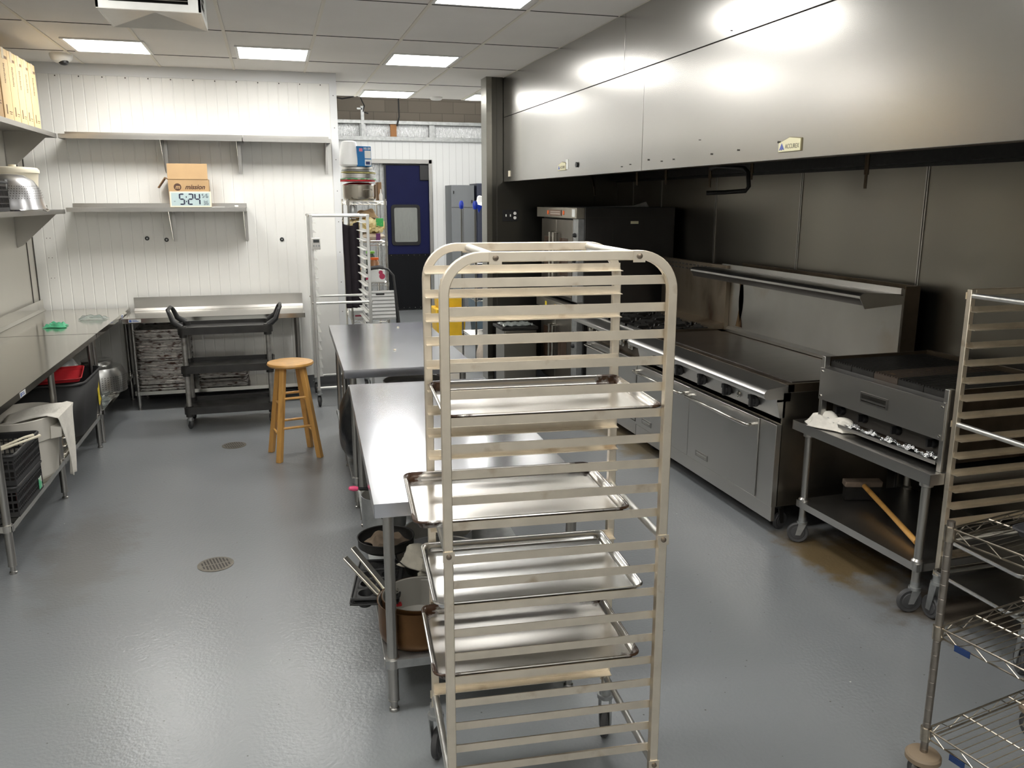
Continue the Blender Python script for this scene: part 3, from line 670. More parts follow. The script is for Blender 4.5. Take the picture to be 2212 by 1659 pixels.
for i in range(3):
    for j in range(2):
        cx,cy=3.03+.34*j,Y0+.20+.375*i
        g=MB()
        g.box(cx-.165,cx+.165,cy-.178,cy-.166,.945,.972).box(cx-.165,cx+.165,cy+.166,cy+.178,.945,.972).box(cx-.165,cx-.153,cy-.178,cy+.178,.945,.972).box(cx+.153,cx+.165,cy-.178,cy+.178,.945,.972)
        for k in range(8):
            a=k*PI/4+.2
            M=T(cx,cy,0)@R(a)
            g.prism([(.045,.962),(.15,.958),(.165,.974),(.155,.984),(.06,.984)],-.006,.006,'y',M)
        g.build('burner_grate',M_dark,t)
        MB().lathe([(.055,.935),(.055,.95),(.035,.958),(0,.958)],(cx,cy,0),14).build('burner',M_dark,t)
MB().box(FX+.0,FX+.045,Y0+.01,Y1-.01,.22,.73).build('oven_door',M_steel,t,bevel=.004)
MB().tube([(FX-.0,Y0+.12,.69),(FX-.055,Y0+.12,.69),(FX-.055,Y1-.12,.69),(FX-.0,Y1-.12,.69)],.013,10).build('handle',M_chrome,t)
MB().box(FX+.01,FX+.04,Y0,Y1,.10,.21).build('kick_panel',M_steel,t)
for y in (Y0+.12,Y1-.12):
    for x in (FX+.14,3.45): MB().cyl(x,y,.0,.19,.03,12).build('leg',M_dark,t)
MB().box(3.56,3.60,Y0-.03,Y1,.955,1.48).build('riser',M_stain,t,bevel=.002)
mb=MB()
for r_ in range(2):
    for k in range(16): mb.box(3.556,3.5598,Y0+.03+.068*k,Y0+.07+.068*k,1.405+.035*r_,1.418+.035*r_)
mb.build('vent_slots',M_gap,t)
MB().prism([(3.56,.955),(3.44,.965),(3.44,.985),(3.56,1.01)],Y0-.01,Y1,'y').build('rear_ledge',M_stain,t)
# ---------------------------------------------------------------- tall oven
t=thing('convection_oven','tall dark double convection oven with its side towards the camera','oven',(0,0,0))
Y0,Y1=7.42,8.66; X0=2.76
MB().box(X0+.06,3.74,Y0,Y1,1.02,1.94).build('upper_body',M_oven,t,bevel=.004)
MB().box(X0+.06,3.74,Y0,Y1,.12,1.0).build('lower_body',M_oven,t,bevel=.004)
MB().box(X0+.065,3.74,Y0-.002,Y0,1.842,1.846).box(3.10,3.103,Y0-.002,Y0,1.02,1.84).build('side_seam',M_gap,t)
MB().box(3.28,3.36,Y0-.003,Y0,1.785,1.81).build('side_plate',M_clabel,t)
MB().prism([(X0+.2,1.941),(X0+.75,1.941),(X0+.72,1.99),(X0+.6,1.955)],Y0+.1,Y0+.12,'y').build('flue_flap',M_galv,t)
for zb,zt in ((1.02,1.94),(.12,1.0)):
    h=MB().box(X0-.02,X0+.06,Y0+.02,Y1,zt-.105,zt-.005).build('header_panel',mat('tan_steel',(.42,.39,.33),.35,.9,var=.06),t,bevel=.003)
    if zb>1:
        MB().box(X0-.026,X0-.0201,7.86,8.22,zt-.085,zt-.03).build('name_plate',mat('plate_brown',(.16,.09,.06),.5),h)
        MB().box(X0-.0272,X0-.0261,7.89,8.19,zt-.052,zt-.040).box(X0-.0272,X0-.0261,7.89,8.19,zt-.074,zt-.060).build('plate_relief',mat('plate_text',(.36,.30,.25),.5),h)
        for y in (7.80,8.28): MB().lathe([(.022,0),(.022,-.004)],(X0-.0201,y,zt-.055),12,'x').build('orange_badge',M_orange,h)
        MB().box(X0-.022,X0-.0201,7.48,7.56,zt-.09,zt-.02).build('sticker',M_label,h)
    else:
        for y in (7.55,8.0,8.3): MB().box(X0-.022,X0-.0201,y,y+.05,zt-.075,zt-.035).build('sticker',M_yl,h)
    for y0,y1 in ((7.60,8.07),(8.08,8.55)):
        d=MB().box(X0,X0+.055,y0,y1,zb+.05,zt-.12).build('oven_door',mat('door_steel',(.20,.18,.155),.35,.95,var=.15,vscale=3),t,bevel=.004)
        MB().box(X0-.003,X0-.0001,y0+.12,y1-.10,zb+.25,zt-.30).build('door_window',mat('oven_glass',(.05,.03,.02),.15),d,bevel=.001)
        yh=y1-.05 if y1<8.1 else y0+.05
        MB().tube([(X0,yh,zb+.2),(X0-.05,yh,zb+.2),(X0-.05,yh,zt-.25),(X0,yh,zt-.25)],.014,10).build('handle',M_chrome,d)
    MB().box(X0+.0,X0+.058,7.44,7.58,zb+.03,zt-.11).build('control_strip',M_galv,t)
    for z in (zt-.26,zt-.38,zt-.5): MB().lathe([(.02,0),(.022,-.01),(.015,-.03),(0,-.032)],(X0-.0,7.51,z),12,'x').build('knob',M_black,t)
for y in (Y0+.1,Y1-.1):
    for x in (X0+.15,3.6): MB().cyl(x,y,0,.12,.028,12).build('leg',M_galv,t)
# ---------------------------------------------------------------- charbroiler on its stand
SX=2.90
st=thing('equipment_stand','low steel equipment stand on casters carrying the charbroiler','equipment stand',(SX,3.03,0),math.radians(1.2))
MB().box(0,.86,0,1.06,.742,.745).box(0,.004,0,1.06,.69,.742).box(.856,.86,0,1.06,.69,.742).box(0,.86,0,.004,.69,.742).box(0,.86,1.056,1.06,.69,.742).build('stand_top',M_steel,st,weld=False,smooth=False)
for x in (.06,.80):
    for y in (.08,.98):
        MB().cyl(x,y,.16,.742,.021,18).build('leg',M_leg,st)
        MB().lathe([(.0215,.655),(.032,.66),(.032,.69),(.0215,.69)],(x,y,0),14).build('leg_socket',M_steel,st)
        MB().lathe([(.0215,.225),(.032,.23),(.032,.275),(.0215,.285)],(x,y,0),14).build('shelf_collar',M_leg,st)
        caster(st,x,y,.165,.062,rz=2.6 if y>.5 else 2.9)
MB().box(.03,.83,.05,1.01,.262,.265).box(.03,.034,.05,1.01,.225,.262).box(.826,.83,.05,1.01,.225,.262).box(.03,.83,.05,.054,.225,.262).box(.03,.83,1.006,1.01,.225,.262).build('undershelf',M_steel,st,weld=False,smooth=False)
t=thing('charbroiler','countertop charbroiler with black cast grates and a steel front','grill',(SX+.07,3.05,.746),math.radians(1.2))
W=.90
MB().box(0,.72,0,.012,.035,.395).box(0,.72,W-.012,W,.035,.395).box(.70,.72,.012,W-.012,.035,.40).box(.05,.70,.012,W-.012,.035,.05).build('body_shell',M_grease,t)
MB().box(-.006,.03,-.006,.02,.0,.40).build('corner_post',M_steel,t,bevel=.002); MB().box(-.006,.03,W-.02,W+.006,.0,.40).build('corner_post',M_steel,t,bevel=.002)
fp=MB().box(-.014,-.006,-.002,W+.002,.155,.335).prism([(-.014,.335),(-.006,.335),(.03,.345),(.03,.338)],0,W,'y').build('front_panel',M_steel,t,bevel=.001)
p=MB().box(-.019,-.014,.36,.56,.215,.27).build('name_plate',mat('plate_dark',(.10,.095,.09),.4,.7),fp)
MB().box(-.0205,-.019,.37,.55,.240,.262).box(-.0205,-.019,.37,.55,.224,.230).build('plate_relief',M_chrome,p)
mb=MB()
for y in (.015,W-.015):
    for z in (.175,.315): mb.lathe([(.007,0),(.007,-.004),(0,-.006)],(-.014,y,z),8,'x')
mb.build('screws',M_chrome,fp)
MB().box(.08,.1,.012,W-.012,.05,.33).build('inner_front',M_gap,t)
for y in (.13,.37,.62,.80): MB().lathe([(.024,0),(.024,-.012),(.018,-.022),(0,-.024)],(.08,y,.10),14,'x').box(.03,.06,y-.006,y+.006,.085,.125).build('knob',M_blackm,t)
MB().box(-.0,.075,.03,W-.03,.034,.040).box(-.004,.0,.03,W-.03,.028,.046).build('drip_tray',M_steel,t)
random.seed(3)
MB().grid(lambda u,v:(.012+.055*u,.05+.8*v,.048+.012*math.sin(v*60+u*5)*math.sin(v*23+u*9)),6,90).build('crumpled_foil',M_foil,t)
g0=random.random
for k in range(5):
    y0=.02+k*.173
    mb=MB().prism([(.035,.335),(.035,.372),(.05,.376),(.05,.335)],y0,y0+.168,'y')
    for j in range(9): mb.box(.04,.68,y0+.004+j*.0195,y0+.011+j*.0195,.350,.380)
    for x in (.2,.4,.6): mb.box(x,x+.012,y0,y0+.168,.345,.36)
    o=mb.build('grill_grate',M_dark if k!=2 else mat('rusty_grate',(.06,.045,.035),.6,.4,col2=(.20,.12,.06),thr=.6,vscale=20),t,smooth=False)
# cloth on stand
def rag(label,loc,rz,sx,sy,h,seed,name='towel',m=None,folds=7,cat='towel'):
    rnd=random.Random(seed); ph=[rnd.uniform(0,6) for _ in range(6)]
    def f(u,v):
        x=(u-.5)*sx*(1+.18*math.sin(v*5+ph[0])); y=(v-.5)*sy*(1+.22*math.sin(u*6+ph[1]))
        e=min(u,1-u,v,1-v); e=min(1,e*7)
        z=h*(.25+.75*e)*(.55+.25*math.sin(u*folds+ph[2])*math.cos(v*folds*.8+ph[3])+.2*math.sin((u+v)*folds*1.6+ph[4]))
        return (x,y,max(z,.004)*e+.004)
    o=MB().grid(f,36,36).build(name,m or M_cloth,None,solid=.004)
    o.location=loc; o.rotation_euler=(0,0,rz)
    return tag(o,label,cat)
rag('crumpled white cloth on the front corner of the charbroiler stand',(2.965,3.86,.747),.35,.12,.28,.085,5)
# brush on under shelf
t=thing('grill_brush','long-handled grill brush with wooden handle lying on the low shelf','brush',(3.27,3.93,.356),0,rot=(0,.10,math.radians(-106)))
MB().tube([(0.02,0,0.01),(.15,0,.01),(.40,0,.01),(.70,0,.008)],[.014,.015,.014,.016],12).build('handle',M_wood,t)
MB().box(-.025,.035,-.11,.11,.0,.035).build('brush_head',mat('grey_wood',(.16,.12,.09),.8,var=.2,vscale=20),t,bevel=.006)
MB().box(-.02,.03,-.10,.10,-.082,.0).build('bristles',M_dark,t)
# ---------------------------------------------------------------- wooden stool
t=thing('wooden_stool','round-seated pale wooden bar stool standing on the grey floor','stool',(.078,6.66,0),.19)
MB().lathe([(0,.728),(.135,.728),(.170,.735),(.180,.748),(.175,.762),(.15,.768),(0,.766)],n=44).build('seat',M_wood,t)
for k,(a,b) in enumerate(((1,1),(1,-1),(-1,1),(-1,-1))):
    r0,r1=.105,.225; a_=math.atan2(b,a)
    mb=MB(); h=.0205
    vs=[]
    for z,r in ((0,r1),(.735,r0)):
        cx,cy=r*math.cos(a_),r*math.sin(a_)
        for dx,dy in ((-h,-h),(h,-h),(h,h),(-h,h)):
            p=R(a_)@Vector((dx,dy,0)); vs.append((cx+p.x,cy+p.y,z))
    mb._add(vs,[(3,2,1,0),(4,5,6,7),(0,1,5,4),(1,2,6,5),(2,3,7,6),(3,0,4,7)])
    mb.build('leg',M_wood,t,bevel=.003)
def leg_at(a,b,z):
    r=.225+(.105-.225)*z/.735; a_=math.atan2(b,a); return Vector((r*math.cos(a_),r*math.sin(a_),z))
C4=((1,1),(-1,1),(-1,-1),(1,-1))
for i in range(4):
    for z in ((.20,.44) if i%2 else (.26,.49)):
        MB().tube([leg_at(*C4[i],z),leg_at(*C4[(i+1)%4],z)],.0105,10).build('rung',M_wood,t)
# ---------------------------------------------------------------- utility cart
t=thing('utility_cart','black three-shelf plastic utility cart with looped push handles','cart',(-.845,7.66,0))
L_,D_=.80,.46
for z,nm in ((.90,'top_shelf'),(.555,'middle_shelf'),(.185,'bottom_shelf')):
    o0=rrect(0,L_,0,D_,.05,5); i0=rrect(.018,L_-.018,.018,D_-.018,.04,5); n=len(o0)
    mb=MB()
    A=[mb.bm.verts.new((x,y,z-.045)) for x,y in o0]; B=[mb.bm.verts.new((x,y,z+.02)) for x,y in o0]
    C_=[mb.bm.verts.new((x,y,z+.02)) for x,y in i0]; D=[mb.bm.verts.new((x,y,z-.012)) for x,y in i0]
    for P,Q in ((A,B),(B,C_),(C_,D)):
        for k in range(n): mb.bm.faces.new((P[k],P[(k+1)%n],Q[(k+1)%n],Q[k]))
    mb.bm.faces.new(D); mb.bm.faces.new(A[::-1])
    for x in (.045,L_-.045):
        for y in (.045,D_-.045): mb.cyl(x,y,z-.07,z+.026,.034,14)
    mb.build(nm,mat('worn_black_plastic',(.030,.029,.028),.38,0,var=.3,vscale=9,rvar=.1),t,weld=False)
for x in (.045,L_-.045):
    for y in (.045,D_-.045):
        MB().cyl(x,y,.20,.50,.021,14).cyl(x,y,.575,.845,.021,14).build('upright',mat('worn_upright',(.36,.35,.33),.5,.7,var=.2,vscale=20,col2=(.15,.13,.11),thr=.6),t)
        caster(t,x,y,.125,.052,rz=1.9)
for s,x in ((-1,0),(1,L_)):
    MB().tube([(x-s*.035,.05,.915),(x+s*.03,.06,.965),(x+s*.06,.08,1.045),(x+s*.075,.12,1.065),(x+s*.075,D_-.12,1.065),(x+s*.06,D_-.08,1.045),(x+s*.03,D_-.06,.965),(x-s*.035,D_-.05,.915)],[.03,.024,.018,.016,.016,.018,.024,.03],12).build('handle',M_black,t)
# ---------------------------------------------------------------- chrome wire cart bottom right
t=thing('wire_cart','worn chrome wire shelf cart in the lower right corner of the picture','wire shelving',(2.055,2.04,0),math.radians(10))
WX,WY=.62,.92
def wshelf(t,z,X0,X1,Y0,Y1,m,nw=None,dz=.035,name='wire_shelf'):
    mb=MB()
    for zz,ins in ((z,0),(z-dz,.004)):
        mb.tube([(x,y,zz) for x,y in rrect(X0+ins,X1-ins,Y0+ins,Y1-ins,.012,2)],.0035,6,closed=True)
    def truss(p,q):
        p=Vector(p);q=Vector(q); n=max(3,int((q-p).length/.05)); pts=[]
        for i in range(n+1):
            v=p.lerp(q,i/n); v.z=z-.001 if i%2 else z-dz+.001; pts.append(v)
        mb.tube(pts,.0019,5)
    truss((X0+.02,Y0,z),(X1-.02,Y0,z)); truss((X0+.02,Y1,z),(X1-.02,Y1,z)); truss((X0,Y0+.02,z),(X0,Y1-.02,z)); truss((X1,Y0+.02,z),(X1,Y1-.02,z))
    n=nw or int((Y1-Y0)/.026)
    for i in range(1,n): 
        y=Y0+(Y1-Y0)*i/n; mb.tube([(X0,y,z+.003),(X1,y,z+.003)],.0019,5)
    for x in (X0+(X1-X0)*.3,X0+(X1-X0)*.7): mb.tube([(x,Y0,z-.001),(x,Y1,z-.001)],.003,5)
    for x in (X0,X1):
        for y in (Y0,Y1): mb.lathe([(.013,-.045),(.017,-.043),(.0185,.006),(.013,.008)],(x,y,z),12)
    mb.build(name,m,t,weld=False)
for z in (.965,.615,.235): wshelf(t,z,0,WX,-WY,0,M_wire)
for x in (0,WX):
    for y in (0,-WY):
        mb=MB().cyl(x,y,.13,.99,.0127,16)
        for k in range(17): mb.lathe([(.0127,-.001),(.0132,0),(.0127,.001)],(x,y,.16+.0508*k),16)
        mb.build('post',M_post,t,weld=False)
        MB().lathe([(.052,.115),(.058,.12),(.058,.135),(.052,.142),(.018,.148)],(x,y,0),24).build('bumper',mat('tan_bumper',(.20,.15,.10),.6),t)
        caster(t,x,y,.125,.05,rz=1.2,w_=.03,fork=M_post)
for (z,y0) in ((.585,-.12),(.20,-.15)):
    MB().box(-.004,-.0015,y0,y0+.055,z-.022,z+.0).build('blue_tag',mat('tag_blue',(.012,.035,.12),.5),t)
o=sheet_pan('dark sheet pan lying on the top wire shelf at the right edge',(0,0,0),0,L=.30,W=.40,m=mat('dark_tray',(.05,.05,.055),.45,.5),name='sheet_pan')
o.location=T(2.055,2.04,0)@R(math.radians(10))@Vector((.10,-.52,.972)); o.rotation_euler=(0,0,math.radians(10))
# ---------------------------------------------------------------- things on and under the left counters
# white tubs
def tub(label,loc,rz,L,W,H,m,name,cat,rim=.015,taper=.03,lip=.02,inner=True):
    t=thing(name,label,cat,loc,rz); rr=min(L,W)*.18
    o0=rrect(taper,L-taper,taper,W-taper,rr*.8); o1=rrect(0,L,0,W,rr); n=len(o0)
    mb=MB(); A=[mb.bm.verts.new((x,y,0)) for x,y in o0]; B=[mb.bm.verts.new((x,y,H)) for x,y in o1]
    for k in range(n): mb.bm.faces.new((A[k],A[(k+1)%n],B[(k+1)%n],B[k]))
    mb.bm.faces.new(A[::-1]); mb.build('tub_body',m,t,solid=.004)
    MB().tube([(x,y,H) for x,y in rrect(-.004,L+.004,-.004,W+.004,rr)],lip*.5,8,closed=True).build('rim',m,t)
    return t
M_tub=mat('white_tub',(.62,.59,.53),.45,0,var=.05,vscale=5)
tb=thing('food_container','big white plastic food tub under the left counter, below a draped towel','tub',(-1.60,5.74,.286))
MB().lathe([(.19,0),(.225,.20),(.235,.26),(.25,.262),(.252,.30),(.262,.40),(.255,.405),(.24,.30),(.21,.02),(0,.015)],n=36,sx=.85,sy=1.15).build('tub_body',M_tub,tb)
MB().prism([(.195,.26),(.255,.27),(.262,.33),(.20,.34)],-.14,.14,'y').build('grip',M_tub,tb)
# towel draped over tub rim
def drape(u,v):
    # u across width, v along: inside -> over the rim -> hanging outside
    s=v
    wob=.012*math.sin(u*9+v*3)
    if s<.35: x=-.12+.34*s/.35; z=.34+.07*math.sin(s/.35*1.5)+wob
    elif s<.45: x=.22+.035*(s-.35)/.1; z=.411-.01*(s-.35)/.1
    else:
        k=(s-.45)/.55; x=.258+.012*math.sin(k*3)+.015*math.sin(u*8+1)*k; z=.40-.42*k
    wd=.42 if s<.45 else .42*(1-.78*((s-.45)/.55)**.6)
    y=(-.12 if s<.45 else -.12+.10*(s-.45)/.55)+wd*(u-.15)
    return (x,y,z)
o=MB().grid(drape,24,40).build('towel',M_cloth,None,solid=.004); o.location=(-1.60,5.74,.286)
tag(o,'white towel draped over the rim of the big white tub','towel')
# black crates
def crate(label,loc,rz,L=.34,W=.50,H=.17):
    t=thing('black_crate',label,'crate',loc,rz,'black lattice crates under the left counter')
    mb=MB().box(0,L,0,W,0,.006)
    for (M,l) in ((T(0,0,0)@R(PI/2),W),(T(L,0,0)@R(PI/2),W),(Matrix.Identity(4),L),(T(0,W,0),L)):
        for z0,z1 in ((0,.028),(H*.5-.007,H*.5+.007),(H-.03,H)): mb.box(0,l,-.003,.003,z0,z1,M)
        n=int(l/.026)
        for k in range(n+1): mb.box(k*l/n-.0035,k*l/n+.0035,-.0028,.0028,.0,H-.01,M)
        for z in (H*.27,H*.73): mb.box(0,l,-.0026,.0026,z-.003,z+.003,M)
    mb.build('lattice',M_black,t,smooth=False,weld=False)
    MB().tube([(x,y,H) for x,y in rrect(-.006,L+.006,-.006,W+.006,.02,3)],.009,8,closed=True).build('rim',M_black,t)
    return t
c1=crate('black lattice crate on the undershelf, lower of two',(-1.78,4.93,.287),0)
c2=crate('black lattice crate stacked on the other, tongs on top',(-1.775,4.925,.470),0)
MB().box(.347,.349,.40,.46,.02,.09).build('green_sticker',mat('sticker_green',(.1,.5,.25),.5,col2=(.7,.7,.65),thr=.5,vscale=30),c1)
for i,(y,z,m,l) in enumerate(((5.1,.30,M_red,'red lid inside the lower black crate'),(5.12,.485,M_red,'red lid standing inside the upper black crate'),(5.30,.30,M_offw,'cream scraper inside the lower black crate'))):
    o=MB().prism(rrect(-.07,.07,0,.12,.02),0,.012,'x').build('lid',m,None,bevel=.002); o.location=(-1.475,y,z); tag(o,l,'lid')
t=thing('tongs','pair of pale tongs resting across the black crate','tongs',(-1.50,5.02,.655),0,rot=(0,0,math.radians(62)))
for s in (-1,1): MB().tube([(-.22,s*.004,0),(0,s*.016,.01),(.18,s*.030,.015),(.24,s*.022,.012)],[.009,.008,.007,.010],8).build('arm',M_offw,t)
MB().lathe([(.014,-.012),(.014,.012)],(-.22,0,0),10).build('hinge',M_white,t)
# upside-down steel hotel pans
def hotel(label,loc,rz=0,L=.26,W=.36,H=.10,group=None,down=True,m=None):
    t=thing('hotel_pan',label,'steel pan',loc,rz,group)
    o0=rrect(0,L,0,W,.03); o1=rrect(.018,L-.018,.018,W-.018,.03); o2=rrect(.03,L-.03,.03,W-.03,.03); o3=rrect(.05,L-.05,.05,W-.05,.03)
    n=len(o0); mb=MB(); rows=[[mb.bm.verts.new((x,y,z)) for x,y in o] for o,z in ((o0,.0),(o1,.002),(o2,H-.012),(o3,H))]
    for P,Q in zip(rows[:-1],rows[1:]):
        for k in range(n): mb.bm.faces.new((P[k],P[(k+1)%n],Q[(k+1)%n],Q[k]))
    mb.bm.faces.new(rows[-1]); 
    if not down: mb.xf(T(0,0,H)@Matrix.Diagonal((1,1,-1,1)))
    mb.build('pan_shell',m or mat('hotel_steel',(.50,.47,.41),.25,1,var=.15,vscale=8),t,solid=.0015); return t
for i in range(4):
    hotel(('steel steam pan, lowest in the upside-down stack','steel steam pan, second from the bottom of the upside-down stack','steel steam pan, third from the bottom of the upside-down stack','steel steam pan, topmost of the upside-down stack beside the black tote')[i],(-1.72+.004*i,6.13+.006*i,.287+.055*i),.02*i,group='upside-down steam pans')
# black tote
tt=tub('large black plastic tote with a yellow label under the left counter',(-2.02,6.55,.287),0,.62,.75,.40,M_black,'storage_tote','tote',taper=.05)
MB().prism([(.60,.30),(.66,.30),(.665,.24),(.66,.18),(.70,.14),(.62,.10),(.60,.12)],.601,.603,'x').xf(T(.0,0,0)).build('yellow_label',M_yl,tt)
tt.children[0] if False else None
o=sheet_pan('bright red plastic tray lying in the top of the black tote',(-1.90,6.72,.655),0,L=.46,W=.36,m=M_red,H=.03,rot=(.10,-.02,.12),name='red_tray')
o['category']='tray'
t=thing('mixing_bowl','grey metal bowl upside down behind the black tote','bowl',(-1.80,7.33,.689))
MB().lathe([(.22,.0),(.215,.004),(.19,.05),(.12,.085),(0,.095)],n=32).build('bowl_shell',M_galv,t)
# shallow pan group and pot
t=thing('perforated_pot','large perforated steel pot upside down on the corner undershelf','pot',(-1.62,8.25,.287))
MB().lathe([(.235,0),(.24,.004),(.235,.16),(.205,.225),(.13,.25),(.125,.275),(.135,.285),(.125,.29),(0,.288)],n=40).build('pot_shell',mat('dull_alu',(.42,.42,.41),.3,1,var=.1,vscale=8),t,sub=0)
mb=MB()
for j in range(7):
    for k in range(60):
        a=2*PI*k/60; r=.2392-.0003*j
        M=T(r*math.cos(a),r*math.sin(a),.03+.02*j)@R(a)@R(PI/2,'Y')
        mb._add([( .0045*math.cos(q*PI/3),.0045*math.sin(q*PI/3),.001) for q in range(6)],[(0,1,2,3,4,5)],M)
mb.build('perforations',M_gap,t,smooth=False,weld=False)
MB().tube([(.10,-.19,.01),(.13,-.26,.02),(.16,-.27,.03),(.2,-.21,.02),(.17,-.17,.01)],.006,8).build('handle',M_chrome,t)
for i,(x,y) in enumerate(((-1.50,7.62),(-1.55,7.86))):
    o=MB().lathe([(.0,.004),(.05,.004),(.085,.05),(.088,.052),(.052,0),(0,0)],n=24).build('glass_bowl',mat('glass',(.8,.85,.85),.05,0,trans=.9,ior=1.45),None); o.location=(x,y,.287)
    tag(o,('small clear bowl on the corner undershelf, nearer the black tote','small clear bowl on the corner undershelf, nearer the perforated pot')[i],'bowl')
# plastic scraps on the counter
def scrap(label,loc,sx,sy,m,seed,rz=0):
    o=rag(label,loc,rz,sx,sy,.04,seed,'plastic_bag',m,9,'plastic bag'); return o
scrap('crumpled green and clear plastic bag on the left counter',(-1.83,7.88,.941),.16,.14,M_cgreen,3)
scrap('small clear plastic wrap on the counter near the corner',(-1.62,8.30,.941),.22,.07,M_clear,9)
# ---------------------------------------------------------------- wall shelves
def wall_shelf(name,label,loc,rz,L,D,brk,par=None,lipd=.04,thick=.04):
    t=thing(name,label,'shelf',loc,rz,None)
    # local: x along wall 0..L, y 0 at wall, -D at the front
    MB().box(0,L,-D,0,-.002,0).box(0,L,-D,-D+.002,-thick,-.002).box(0,L,-.002,0,0,lipd).box(0,.002,-D,0,-thick,-.002).box(L-.002,L,-D,0,-thick,-.002).build('shelf_board',M_steel,t,weld=False,smooth=False)
    for x in brk:
        b=MB().prism([(-.003,-.005),(-D+.01,-.005),(-D+.01,-.035),(-.05,-.32),(-.003,-.34)],x-.0015,x+.0015,'x').box(x-.0015,x+.03,-.004,-.001,-.34,-.005).box(x-.0015,x+.03,-D+.02,-.01,-.006,-.0025).build('bracket',M_steel,t,smooth=False)
    return t
wall_shelf('wall_shelf','upper steel wall shelf on the left wall holding the cardboard boxes',(-2.245,5.0,2.61),PI/2,3.90,.37,(.3,1.9,3.62)).rotation_euler=(0,0,PI/2)
wall_shelf('wall_shelf','lower steel wall shelf on the left wall holding the strainer',(-2.245,5.0,1.92),PI/2,3.90,.37,(.3,1.9,3.62))
wall_shelf('wall_shelf','upper steel shelf on the ribbed wall, left section',(-1.865,9.198,2.61),0,1.635,.30,(.88,1.58))
wall_shelf('wall_shelf','upper steel shelf on the ribbed wall, right section reaching the wall end',(-.225,9.198,2.61),0,.85,.30,(.80,))
wall_shelf('wall_shelf','lower steel shelf on the ribbed wall carrying the clock',(-1.865,9.198,1.935),0,1.63,.30,(.90,1.60))
# ---------------------------------------------------------------- on the left wall shelves
M_print=mat('box_print',(.20,.12,.07),.8)
spans=[(7.84,8.065),(8.07,8.235),(8.24,8.40),(8.405,8.56),(8.575,8.76)]
labs=['narrow tall cardboard box nearest the camera, its dark side facing us','narrow tall cardboard box second from the near end of the row','narrow tall cardboard box in the middle of the row','narrow tall cardboard box second from the corner','narrow tall cardboard box at the end of the row in the corner']
for (a,b),l in zip([(7.42,7.66),(7.66,7.86),(7.865,8.06),(8.065,8.25),(8.27,8.48)],labs):
    t=thing('cardboard_box',l,'box',(-1.90,a,2.612),0,'tall cardboard boxes on the upper left shelf'); W=b-a
    MB().box(-.32,0,0,W-.004,0,.53).build('carton',M_card2,t,bevel=.004)
    MB().box(-.31,.0012,W*.5-.03,W*.5+.03,.5303,.5318).box(-.0,.0016,W*.5-.03,W*.5+.03,.45,.5318).build('tape',mat('box_tape',(.72,.62,.45),.25),t)
    mb=MB()
    for k in range(12):
        z=.27+.0125*k; mb.box(.0005,.0018,W*.42,W*.42+.02+.012*((k*7)%3)/2,z,z+.007)
    mb.box(.0005,.0018,W*.25,W*.25+.022,.04,.11).box(.0005,.0018,W*.55,W*.85,.06,.066).box(.0005,.0018,W*.6,W*.8,.045,.050).box(.0005,.0018,W*.6,W*.9,.455,.475)
    mb.build('barcode_print',M_print,t,smooth=False)
t=thing('cardboard_box','partly hidden tan cardboard box cut by the left picture edge','box',(-1.90,7.02,2.612),0)
MB().box(-.32,.0,0,.37,0,.42).build('carton',M_card,t,bevel=.004)
MB().box(.0,.0015,.27,.34,.10,.108).box(.0,.0015,.27,.34,.12,.126).build('print',M_print,t,smooth=False)
# bucket and strainer
t=thing('white_bucket','cream plastic bucket with lid behind the big steel strainer','bucket',(-2.04,7.98,1.922))
MB().lathe([(.15,0),(.185,.30),(.195,.302),(.195,.325),(.18,.345),(.10,.352),(0,.352)],n=36).build('bucket_body',M_offw,t)
MB().lathe([(.03,.352),(.03,.37),(0,.372)],n=12).build('lid_knob',M_offw,t)
t=thing('strainer','large perforated steel strainer tipped upside down on the left shelf','strainer',(-1.99,7.62,1.945),0,rot=(.06,.05,0))
MB().lathe([(.245,0),(.25,.006),(.235,.05),(.215,.14),(.17,.215),(.10,.255),(0,.262)],n=44).build('strainer_bowl',mat('shiny_alu',(.66,.66,.68),.28,1,var=.04,vscale=4),t)
mb=MB()
for j in range(6):
    z=.09+.018*j; r=.2355-.001*0
    rr=[.2308,.2262,.2217,.2140,.2040,.1910][j]
    for k in range(70):
        M=T(0,0,z)@R(2*PI*k/70+.02*j)@T(rr+.001,0,0)@R(PI/2,'Y'); mb._add([(.0035*math.cos(q*PI/3),.0035*math.sin(q*PI/3),0) for q in range(6)],[(0,1,2,3,4,5)],M)
mb.build('perforations',M_gap,t,smooth=False,weld=False)
MB().tube([(.10,.21,.0),(.14,.28,.01),(.19,.28,.005),(.20,.24,-.005),(.19,.17,0)],.006,8).build('handle',M_chrome,t)
MB().tube([(.235,-.05,0),(.26,-.04,-.01),(.265,.0,-.01),(.26,.04,-.01),(.235,.05,0)],.006,8).build('handle',M_chrome,t)
o=MB().lathe([(.022,0),(.03,.045),(.03,.048),(.0,.046)],n=18).build('small_cup',mat('navy_plastic',(.02,.02,.12),.4)); o.location=(-1.905,7.45,1.922); tag(o,'tiny dark blue cup with cream lid in front of the strainer','cup')
MB().lathe([(.031,.048),(.032,.056),(0,.058)],n=18).build('lid',M_offw,o)
c3=crate('black lattice crate at the left picture edge on the lower shelf',(-2.22,6.78,1.923),0,L=.33,W=.40,H=.21)
c3['group']='black lattice crates'
MB().tube([(.30,.36,.0),(.33,.39,.23)],.012,8).build('grey_stick',M_galv,c3)
